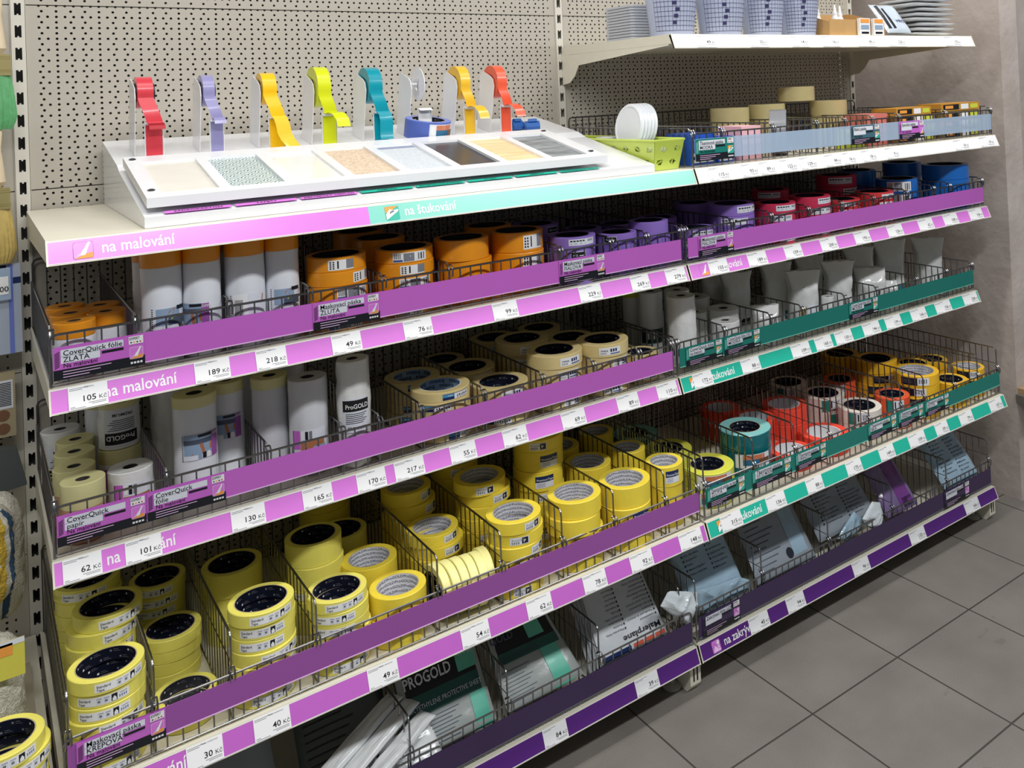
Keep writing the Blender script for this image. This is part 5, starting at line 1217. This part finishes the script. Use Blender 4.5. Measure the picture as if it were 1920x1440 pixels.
# wide blue roll and blue clips standing on the display
bt = roll('packing_tape_roll', 'wide blue masking tape roll standing below the empty dispenser on the display', .058, .041, .048, mat('blue_crepe', (86, 108, 190), .4, noise_=.05), mat('blue_crepe_side', (110, 130, 206), .4), navy, 'dark', 'paint')
PARTS.pop(bt.name); bt.location = (.847, -.262+.018, slope(-.244)-.0098); bt.rotation_euler = (math.atan(.185), 0, .4); bt.location.z += .0195; bt['category'] = 'tape roll'
bc = mat('clip_blue', (26, 92, 172), .35, coat=.3)
for i, (x, y) in enumerate([(1.140, -.185), (1.185, -.200)]):
    b = MB(); z = slope(y)
    b.prism([(-.016, 0), (.016, 0), (.018, .012), (.008, .022), (-.002, .024), (-.012, .020), (-.018, .010)], 'x', -.021, .019, bc)
    b.prism([(-.010, .0235), (.006, .0235), (.002, .030), (-.006, .030)], 'x', -.012, .012, bc)
    o = b.build('tape_cutter', loc=(x, y, z+.0028)); o.rotation_euler = (math.atan(.185)*.9, 0, .2-.5*i)
    tag(o, ['blue plastic tape cutter beside the coral dispenser on the display', 'blue plastic tape cutter rightmost on the display top'][i], 'tape cutter', 'blue tape cutters')
# ---------------------------------------------------------------- lime basket with white lids
lb = mat('basket_lime', (198, 216, 92), .35, coat=.2)
t = empty('plastic_basket', (1.358, -.37, Z['A']+.001), 0, 'lime green plastic basket with leaf cut-outs at the end of the display', 'basket')
O_ = Vector((-1.358, .37, -Z['A']-.001)); zb, zt = Z['A']+.0012, 1.479
bx0, bx1, by0, by1 = 1.312, 1.392, -.600, -.150; tx0, tx1, ty0, ty1 = 1.304, 1.402, -.618, -.130
def leafwall(b, P00, P10, P11, P01, n, m):
    # perforated wall: thin bars outlining leaf-shaped openings
    P = [Vector(p) for p in (P00, P10, P11, P01)]
    S = lambda u, v: (P[0]*(1-u)+P[1]*u)*(1-v)+(P[3]*(1-u)+P[2]*u)*v
    nn = (P[1]-P[0]).cross(P[3]-P[0]).normalized()*.0016
    nu = n*6; nv = 8
    rr = random.Random(5)
    leaves = [((i+.5+.12*((j % 2)*2-1))/n, .27+.43*j, .36/n, .14, .6+.9*((i+j) % 3)) for i in range(n) for j in range(2)]
    def hole(u, v):
        for (cu, cv, a, c, ang) in leaves:
            du, dv = (u-cu)/a, (v-cv)/c; x = du*math.cos(ang)+dv*math.sin(ang); y = -du*math.sin(ang)+dv*math.cos(ang)
            if abs(x)+abs(y)*1.3 < .95 and abs(y) > .10: return True
        return False
    nu, nv = n*22, 34; idx = {}
    vs = []; fs = []
    def V(i, j, s):
        k = (i, j, s)
        if k not in idx: idx[k] = len(vs); vs.append(S(i/nu, j/nv)+nn*(s-.5))
        return idx[k]
    for i in range(nu):
        for j in range(nv):
            if hole((i+.5)/nu, (j+.5)/nv): continue
            fs.append((V(i, j, 1), V(i+1, j, 1), V(i+1, j+1, 1), V(i, j+1, 1))); fs.append((V(i, j, 0), V(i, j+1, 0), V(i+1, j+1, 0), V(i+1, j, 0)))
    b.add(vs, fs, m)
b = MB()
leafwall(b, (bx0, by0, zb), (bx1, by0, zb), (tx1, ty0, zt), (tx0, ty0, zt), 2, lb); leafwall(b, (bx0, by1, zb), (bx0, by0, zb), (tx0, ty0, zt), (tx0, ty1, zt), 9, lb)
leafwall(b, (bx1, by0, zb), (bx1, by1, zb), (tx1, ty1, zt), (tx1, ty0, zt), 9, lb); leafwall(b, (bx1, by1, zb), (bx0, by1, zb), (tx0, ty1, zt), (tx1, ty1, zt), 2, lb)
b.box(bx0, bx1, by0, by1, zb, zb+.002, lb); o = b.build('body', t); o.location = O_
b = MB(); b.tube([(tx0, ty0, zt), (tx1, ty0, zt), (tx1, ty1, zt), (tx0, ty1, zt)], .0035, lb, 6, True); o = b.build('rim', t); o.location = O_
lidm = wrap_mat('lid_translucent_white', (232, 236, 240), .2, 0, 10, coat=.5, noise_=.0)
def lid(name, r, h, label, loc, rot, group=None, cat='lid'):
    b = MB(); b.lathe([(0, h*.8), (r*.82, h*.8), (r*.86, h), (r*.93, h), (r, h*.6), (r, 0), (r-.0015, 0), (r-.0015, h*.55), (r*.9, h*.85), (r*.86, h*.8), (r*.82, h*.6), (0, h*.6)], lidm, 40)
    o = b.build(name, loc=loc); o.rotation_euler = rot; tag(o, label, cat, group)
for i in range(5): lid('round_lid', .064, .009, f'round translucent white lid leaning in the lime basket, {["rightmost","second from right","third from right","fourth from right","leftmost"][i]} of five', (1.392-.0115*i, -.455, 1.512), (0, -PI/2+.16, 0), 'round white lids')
lid('round_lid', .040, .012, 'small white lid lying flat at the front of the lime basket', (1.348, -.555, 1.452), (.1, 0, 0)); 
b = MB(); b.lathe([(0, 0), (.024, 0), (.03, .045), (.031, .05), (.026, .052), (0, .053)], lidm, 32); o = b.build('plastic_cup', loc=(1.350, -.330, 1.432)); o.rotation_euler = (0, 0, 0); tag(o, 'white plastic cup turned over inside the lime basket', 'cup')
# ---------------------------------------------------------------- goods on the top right shelf
def carton(name, x0, x1, y0, y1, z0, z1, m, label, cat='box', art=None, group=None):
    t = empty(name, ((x0+x1)/2, (y0+y1)/2, z0), 0, label, cat, group); O = -t.location
    b = MB(); b.box(x0, x1, y0, y1, z0, z1, m); o = b.build('body', t); o.location = O
    if art: b = MB(); art(b, flat((x0, y0, z0), (1, 0, 0), (0, 0, 1)), x1-x0, z1-z0); o = b.build('printed_face', t); o.location = O
bluec = mat('carton_blue', (38, 90, 196), .3, coat=.4); pinkc = mat('carton_pink', (236, 184, 190), .5); browng = mat('carton_gold_brown', (196, 140, 52), .45)
def art_b(b, S, w_, h): b.surf(S, .004, w_-.004, h*.1, h*.4, 1, 1, cfill, .0006, False); b.surf(S, .01, w_*.6, h*.2, h*.3, 1, 1, navyl, .001, False)
carton('tape_box', 1.435, 1.520, -.600, -.500, Z['A']+.0006, 1.488, bluec, 'blue box behind the green card on the top right shelf', art=art_b)
carton('tape_box', 1.435, 1.520, -.490, -.400, Z['A']+.0006, 1.470, bluec, 'second blue box behind the front one, top right shelf')
carton('tape_box', 1.535, 1.590, -.600, -.530, Z['A']+.0006, 1.476, bluec, 'slim dark blue box right of the green card, top right shelf', art=art_b)
carton('tape_box', 1.625, 1.700, -.600, -.500, Z['A']+.0006, 1.498, pinkc, 'pale pink box at the fence of the top right shelf')
def art_g(b, S, w_, h):
    b.surf(S, w_*.05, w_*.45, h*.15, h*.85, 1, 1, dark, .0006, False); b.surf(S, w_*.5, w_*.7, h*.15, h*.85, 1, 1, paper, .0006, False); b.surf(S, w_*.1, w_*.3, h*.3, h*.7, 1, 1, orangei, .001, False); b.surf(S, w_*.75, w_*.95, h*.2, h*.8, 1, 1, limei, .0006, False)
for i, (x0, x1, y0, z0, z1) in enumerate([(2.310, 2.520, -.600, .0006, .030), (2.320, 2.525, -.605, .031, .060), (2.310, 2.520, -.600, .061, .090), (2.330, 2.520, -.590, .091, .116), (2.560, 2.780, -.605, .0006, .033), (2.565, 2.785, -.600, .034, .064), (2.560, 2.790, -.600, .065, .094), (2.565, 2.795, -.600, .095, .121)]):
    carton('flat_carton', x0, x1, y0, y0+.10, Z['A']+z0, Z['A']+z1, browng if i % 2 else mat('carton_dark_gold', (120, 98, 54), .45), f'flat gold printed carton, {ORD[3-i%4]} of the {"left" if i < 4 else "right"} pile on the top right shelf', 'carton', art_g, 'flat gold cartons')
carton('flat_carton', 2.17, 2.27, -.600, -.500, Z['A']+.0006, Z['A']+.104, mat('carton_red_white', (214, 120, 110), .45), 'red and white carton beside the right clear tapes, top right shelf', 'carton')
carton('flat_carton', 2.06, 2.145, -.605, -.56, Z['A']+.0006, Z['A']+.06, limei, 'yellow printed carton low behind the clear panel, top right shelf', 'carton')
dt = roll('duct_tape_roll', 'silver duct tape roll standing on edge behind the clear fence panel', .068, .030, .050, silver, mat('duct_side', (168, 172, 180), .35), navy, 'plain', 'none'); PARTS.pop(dt.name)
b = MB(); 
b.lathe([(.031, .0506), (.060, .0506)], mat('duct_wrap_label', (46, 76, 120), .25, coat=.5), 40); b.text('Duct', lambda u, v, d=0: Vector((u, v, .0508+d)), -.03, -.052, .022, paper, .0008, .01, rot=0); b.build('wrapper_label', dt)
dt.location = (1.815, -.522, Z['A']+.0686); dt.rotation_euler = (PI/2, 0, .75); dt['category'] = 'tape roll'
# ---------------------------------------------------------------- goods on the raised shelf
bk = wrap_mat('measuring_cup_plastic', (196, 204, 226), .15, 0, 10, alpha=.62, coat=.5, noise_=0); ink = mat('scale_ink', (52, 48, 92), .5)
def bucket(x, y, r0, r1, h, label, nst=3):
    z = Z['T']+.0008; t = empty('measuring_bucket', (x, y, z), 0, label, 'bucket', 'printed measuring buckets')
    b = MB(); b.lathe([(0, 0), (r0, 0), (r1, h), (r1+.004, h), (r1+.004, h-.004), (r1+.0012, h-.004), (r1-.0012, h-.006), (r0-.0015, .002), (0, .002)], bk, 44); b.build('body', t)
    b = MB(); S = lambda u, v, d=0: Vector(((r0+(r1-r0)*v/h+.0008+d)*math.cos(u), (r0+(r1-r0)*v/h+.0008+d)*math.sin(u), v))
    for j in range(13):
        v = .012+j*(h-.03)/12; b.surf(S, -PI*.95, PI*.1, v, v+.0011, 30, 1, ink, 0)
    for j in range(22):
        u = -PI*.95+j*PI*1.05/21; b.surf(S, u, u+.012, .012, h-.016, 1, 8, ink, .0002)
    for j in range(6): b.surf(S, -2.2+.06*(j % 3), -2.2+.06*(j % 3)+.18, .03+.018*j, .04+.018*j, 3, 1, ink, .0004)
    b.build('scale_print', t)
bucket(1.495, -.470, .062, .082, .19, 'printed translucent measuring bucket, leftmost of four on the raised shelf'); bucket(1.680, -.470, .062, .082, .19, 'printed translucent measuring bucket, second from left on the raised shelf')
bucket(1.853, -.470, .058, .076, .17, 'printed translucent measuring bucket, third from left on the raised shelf'); bucket(2.010, -.470, .056, .074, .16, 'printed translucent measuring bucket, rightmost of four on the raised shelf')
trm = wrap_mat('tray_translucent', (204, 208, 216), .25, 0, 10, alpha=.85, noise_=0)
for i in range(12):
    b = MB(); z = Z['T']+.0008+i*.0085; r = .012
    P = []
    for (cx, cy, a0) in ((.078, .058, 0), (-.078, .058, 90), (-.078, -.058, 180), (.078, -.058, 270)):
        for q in range(5): a = math.radians(a0+22.5*q); P.append((cx+r*math.cos(a), cy+r*math.sin(a)))
    b.prism(P, 'z', .0018, .0080, trm); b.prism([(x*.94, y*.94) for x, y in P], 'z', 0, .0018, trm)
    o = b.build('shallow_tray', loc=(1.530, -.285, z)); tag(o, f'shallow translucent tray, {(ORD+["twelfth"])[11-i]} of the stack behind the buckets', 'tray', 'shallow trays on the raised shelf')
card_ = mat('cardboard', (190, 150, 96), .7, noise_=.08)
t = empty('cardboard_display_box', (2.20, -.50, Z['T']+.0008), 0, 'brown cardboard display box with sloped sides on the raised shelf', 'box'); O = -t.location
b = MB(); z = Z['T']+.0008
for xx in (2.075, 2.345): b.prism([(-.545, z), (-.545, z+.045), (-.40, z+.085), (-.36, z+.085), (-.36, z)], 'x', xx, xx+.003, card_)
b.box(2.078, 2.345, -.545, -.542, z, z+.052, card_); b.box(2.078, 2.345, -.363, -.36, z, z+.085, card_); b.box(2.078, 2.345, -.542, -.363, z, z+.002, card_); o = b.build('body', t); o.location = O
for i, x in enumerate((2.205, 2.275)):
    def art_p(b, S, w_, h): b.surf(S, .004, w_-.004, h*.72, h*.95, 1, 1, orangei, .0006, False); b.surf(S, .006, w_-.006, h*.35, h*.6, 1, 1, skyp, .0008, False); b.surf(S, .008, w_-.008, h*.08, h*.2, 1, 1, dark, .0008, False)
    carton('filler_packet', x, x+.052, -.5725+.014, -.548, z+.0006, z+.056, paper, f'small white packet with orange top, {["left","right"][i]} of two before the cardboard box', 'packet', art_p, 'small labelled packets')
bw = mat('bottle_white', (236, 238, 240), .3, coat=.3)
for i, (x, y, tl) in enumerate([(2.12, -.45, -.5), (2.16, -.42, -.35), (2.20, -.46, -.45), (2.26, -.43, .1)]):
    t = empty('nozzle_bottle', (x, y, z+.0045), 0, f'white nozzle bottle, {["first","second","third","fourth"][i]} from left in the cardboard box', 'bottle', 'white nozzle bottles')
    b = MB(); b.lathe([(0, 0), (.011, 0), (.012, .004), (.012, .060), (.008, .068)], bw, 18); b.build('bottle', t); b = MB(); b.lathe([(.0085, .066), (.0085, .078), (.006, .080), (.003, .104), (0, .105)], bw, 16); b.build('nozzle', t)
pk = wrap_mat('bag_white_layer', (226, 228, 230), .22, .7, 20, coat=.5)
for i in range(9):
    zz = Z['T']+.010+i*.0175; dx = .012*((i*7) % 3-1)
    pack('folded_pack', f'folded white plastic pack, {ORD[8-i]} of the tall pile on the raised shelf', [(2.545+dx, -.365, zz), (2.745+dx, -.365, zz), (2.755+dx, -.545, zz), (2.535+dx, -.545, zz)], .0155, pk, None, .0018, 30+i, 'pack', 'folded white packs pile')
pack('tool_bag', 'clear plastic bag with black tools and PRO lettering on the raised shelf', [(2.385, -.45, Z['T']+.115), (2.515, -.45, Z['T']+.115), (2.515, -.53, Z['T']+.012), (2.385, -.53, Z['T']+.012)], .022, wrap_mat('tool_bag_plastic', (196, 208, 220), .15, .8, 18, coat=.7), {'print': lambda b, F: (txt(b, F, 'PRO', .55, .30, .14, navyl, .35), R_(b, F, .08, .20, .1, .9, dark), R_(b, F, .28, .38, .1, .8, dark))}, .003, 41, 'bag')
sg = MB(); sg.box(1.440, 1.56, -.566, -.564, Z['T']+.098, Z['T']+.140, white) if False else None
# ---------------------------------------------------------------- neighbouring bay at the far left
hookm = chrome
def brush(x, y, z, label, bm, ferr):
    t = empty('paint_brush', (x, y, z), 0, label, 'brush', 'hanging paint brushes')
    b = MB(); b.prism([(-.022, .0), (.022, .0), (.022, .045), (-.022, .045)], 'y', -.012, .012, ferr)
    for q in (.008, .012, .036, .040): b.box(-.0228, .0228, -.0128, .0128, q, q+.0015, ferr)
    b.build('ferrule', t)
    b = MB(); rnd_ = random.Random(2)
    def S(u, v, d=0):
        a = u*2*PI; wx = .021+.011*v**.6-(.012*max(0, v-.8)/.2); wy = .011+.006*v**.7-.008*max(0, v-.8)/.2; k = 1+.05*math.sin(u*2*PI*23)*(.3+v)
        return Vector((wx*math.cos(a)*k, wy*math.sin(a)*k, -v*.115))
    b.surf(S, 0, 1, 0, 1, 92, 8, bm); b.add([S(i/30, 1) for i in range(30)], [tuple(range(30))], bm); b.build('bristles', t)
    b = MB(); b.lathe([(.006, .045), (.016, .058), (.013, .09), (.009, .13), (.012, .165), (.007, .175), (0, .176)], mat('brush_handle', (214, 196, 164), .4, coat=.4), 18); b.build('handle', t)
    b = MB(); b.tube([(x, -.002, z+.160), (x, y-.02, z+.160), (x, y-.028, z+.168)], .0025, chrome, 6)
    tag(b.build('display_hook'), label.replace('paint brush', 'steel peg hook carrying the brush')[:110], 'hook', 'peg hooks')
brush(-.040, -.075, 1.700, 'green bristled paint brush hanging at the left edge', mat('bristle_green', (96, 170, 110), .5, noise_=.25, nscale=90), mat('ferrule_brass', (190, 176, 120), .35, metal=.7))
brush(-.048, -.075, 1.415, 'natural bristled paint brush hanging below the green one', mat('bristle_natural', (206, 180, 104), .5, noise_=.25, nscale=90), mat('ferrule_brass', (190, 176, 120), .35, metal=.7))
def stripe(b, S, w_, h): b.surf(S, 0, w_, h*.78, h*.85, 1, 1, navyl, .0006, False); b.surf(S, w_*.84, w_*.90, 0, h, 1, 1, mat('stripe_blue', (112, 128, 206), .35), .0008, False); b.surf(S, 0, w_*.82, h*.86, h, 1, 1, dark, .0007, False)
t = empty('hanging_pack', (-.07, -.06, 1.105), 0, 'pale blue and grey pack with dark header hanging at the left edge', 'pack'); O = -t.location
b = MB(); b.box(-.15, -.012, -.068, -.054, 1.105, 1.295, mat('pack_pale', (176, 186, 204), .3, coat=.5)); o = b.build('body', t); o.location = O
b = MB(); stripe(b, flat((-.15, -.068, 1.105), (1, 0, 0), (0, 0, 1)), .138, .19); o = b.build('printed_face', t); o.location = O
b = MB(); b.box(-.100, -.030, -.0795, -.0785, 1.222, 1.290, clearp); S = flat((-.100, -.0796, 1.222), (1, 0, 0), (0, 0, 1)); b.surf(S, .004, .066, .012, .050, 1, 1, paper, .0006, False); b.text('0,00', S, .066, .018, .016, dark, .0012, .01, align='R'); tag(b.build('price_holder'), 'small white price holder in front of the pale blue pack', 'price tag')
t = empty('hanging_pack', (-.07, -.06, .93), 0, 'beige pack with barcode hanging below the pale blue pack', 'pack'); O = -t.location
b = MB(); b.box(-.15, -.028, -.068, -.054, .93, 1.065, mat('pack_beige', (170, 156, 124), .5)); o = b.build('body', t); o.location = O
b = MB(); S = flat((-.15, -.068, .93), (1, 0, 0), (0, 0, 1)); b.surf(S, .075, .118, .06, .12, 1, 1, cfill, .0006, False)
for q in range(14): b.surf(S, .078, .115, .066+q*.0036, .068+q*.0036, 1, 1, black, .001, False)
for q in (0, 1): b.add([S(.10+.012*math.cos(a*PI/6), .018+.028*q+.012*math.sin(a*PI/6), .0008) for a in range(12)], [tuple(range(12))], mat('ring_brown', (120, 84, 60), .5))
o = b.build('printed_face', t); o.location = O
t = empty('hanging_pack', (-.08, -.10, .83), 0, 'dark grey plastic tray hanging under the beige pack', 'tray'); O = -t.location
b = MB(); b.prism([(-.17, .93), (-.030, .915), (-.014, .835), (-.17, .82)], 'y', -.115, -.085, mat('tray_grey', (78, 84, 84), .5)); o = b.build('body', t); o.location = O
# fluffy roller sleeves in plastic
wool = mat('wool_white', (226, 222, 206), .95, noise_=.25, nscale=240, bump=1.)
def sleeve(x, y, z, r, h, label, stripes):
    t = empty('roller_sleeve', (x, y, z), 0, label, 'paint roller', 'fluffy roller sleeves'); b = MB(); sd = x*50
    def S(u, v, d=0):
        a = u*2*PI; e = (1-abs(2*v-1)**5)**.5; q = noise.noise(Vector((math.cos(a)*3+sd, math.sin(a)*3, v*9)))*.004+noise.noise(Vector((math.cos(a)*14+sd, math.sin(a)*14, v*40)))*.0035
        return Vector(((r*max(e, .02)+q+d)*math.cos(a), (r*max(e, .02)+q+d)*math.sin(a), h*v))
    b.surf(S, 0, 1, 0, 1, 64, 40, wool); b.build('pile', t)
    b = MB()
    for (v, u0, u1, c, vert) in stripes:
        m = mat('wool_'+str(c[0])+'_'+str(c[1]), c, .95, noise_=.2, nscale=200, bump=1.)
        if vert: b.surf(S, u0, u1, .06, .94, 3, 36, m, .0012)
        else: b.surf(S, 0, 1, v, v+.035, 60, 2, m, .0012)
    if stripes: b.build('coloured_stripe', t)
redw, yelw, bluw = (222, 90, 100), (212, 178, 60), (54, 84, 116)
sleeve(-.095, -.335, .700, .052, .19, 'striped fluffy roller sleeve in plastic at the left edge, upper one', [(0, .76, .80, redw, 1), (0, .835, .875, yelw, 1), (0, .905, .945, bluw, 1)])
sleeve(-.080, -.22, .620, .055, .25, 'plain fluffy roller sleeve behind the striped one, left edge', [(0, .80, .84, bluw, 1)])
sleeve(-.082, -.445, .490, .044, .205, 'fluffy roller sleeve with blue band, lowest at the left edge', [(.84, 0, 1, (130, 140, 205), 0)])
b = MB(); b.box(-.115, -.038, -.5035, -.5025, .640, .705, mat('card_yellow', (214, 206, 84), .5)); S = flat((-.115, -.5036, .640), (1, 0, 0), (0, 0, 1)); b.surf(S, .01, .06, .040, .060, 1, 1, orangei, .0006, False); b.surf(S, .0, .077, .056, .065, 1, 1, cfill, .0006, False)
tag(b.build('header_card'), 'yellow header card standing between the fluffy roller sleeves', 'card')
# shelf of the far-left bay carrying sleeves and two yellow tapes
x0, x1 = -W, -.0
t = empty('metal_shelf', (-.3, -.3, .47), 0, 'cream metal shelf of the far left bay under the roller sleeves', 'shelf', 'metal shelves'); O = -t.location
b = MB(); b.box(x0+.004, x1-.004, -.648, -.014, .4455, Z['D'], cream); o = b.build('deck', t); o.location = O
b = MB(); b.prism([(-.65, Z['D']), (-.666, Z['D']-RH), (-.662, Z['D']-RH-.001), (-.644, Z['D']-.004)], 'x', x0+.003, x1-.003, cream); o = b.build('price_rail', t); o.location = O
b = MB(); b.box(-.145, -.020, -.552, -.16, Z['D']+.0006, .4885, mat('carton_plain', (170, 160, 140), .7)); tag(b.build('storage_box'), 'low plain box under the fluffy roller sleeves at the left edge', 'box')
gl = empty('wire_front_fence', (-.7, -.64, Z['D']), 0, 'wire front fence of the far left bay at the lower left corner', 'fence', 'wire front fences'); O = -gl.location
b = MB(); b.tube([(-1.3, -.64, Z['D']+.004), (-1.3, -.64, .545), (-.025, -.64, .545), (-.014, -.64, .535), (-.014, -.64, Z['D']+.004)], .0024, chrome, 6); o = b.build('frame', gl); o.location = O
b = MB(); vwires(b, 'x', -1.3, -.014, -.639, Z['D']+.002, .545); o = b.build('upright_wires', gl); o.location = O
for i, (x, y, h) in enumerate([(-.077, -.590, .0), (-.074, -.588, .0243), (-.0765, -.591, .0486), (-.0700, -.586, .0729), (-.0780, -.592, .0972)]):
    put('std', (x, y-.0, Z['D']+.0006+h), [.5, 2.2, 1.0, .55, .15][i], 1.02, 1, f'yellow labelled tape, {ORD[4-i]} of the stack in the lower left corner')
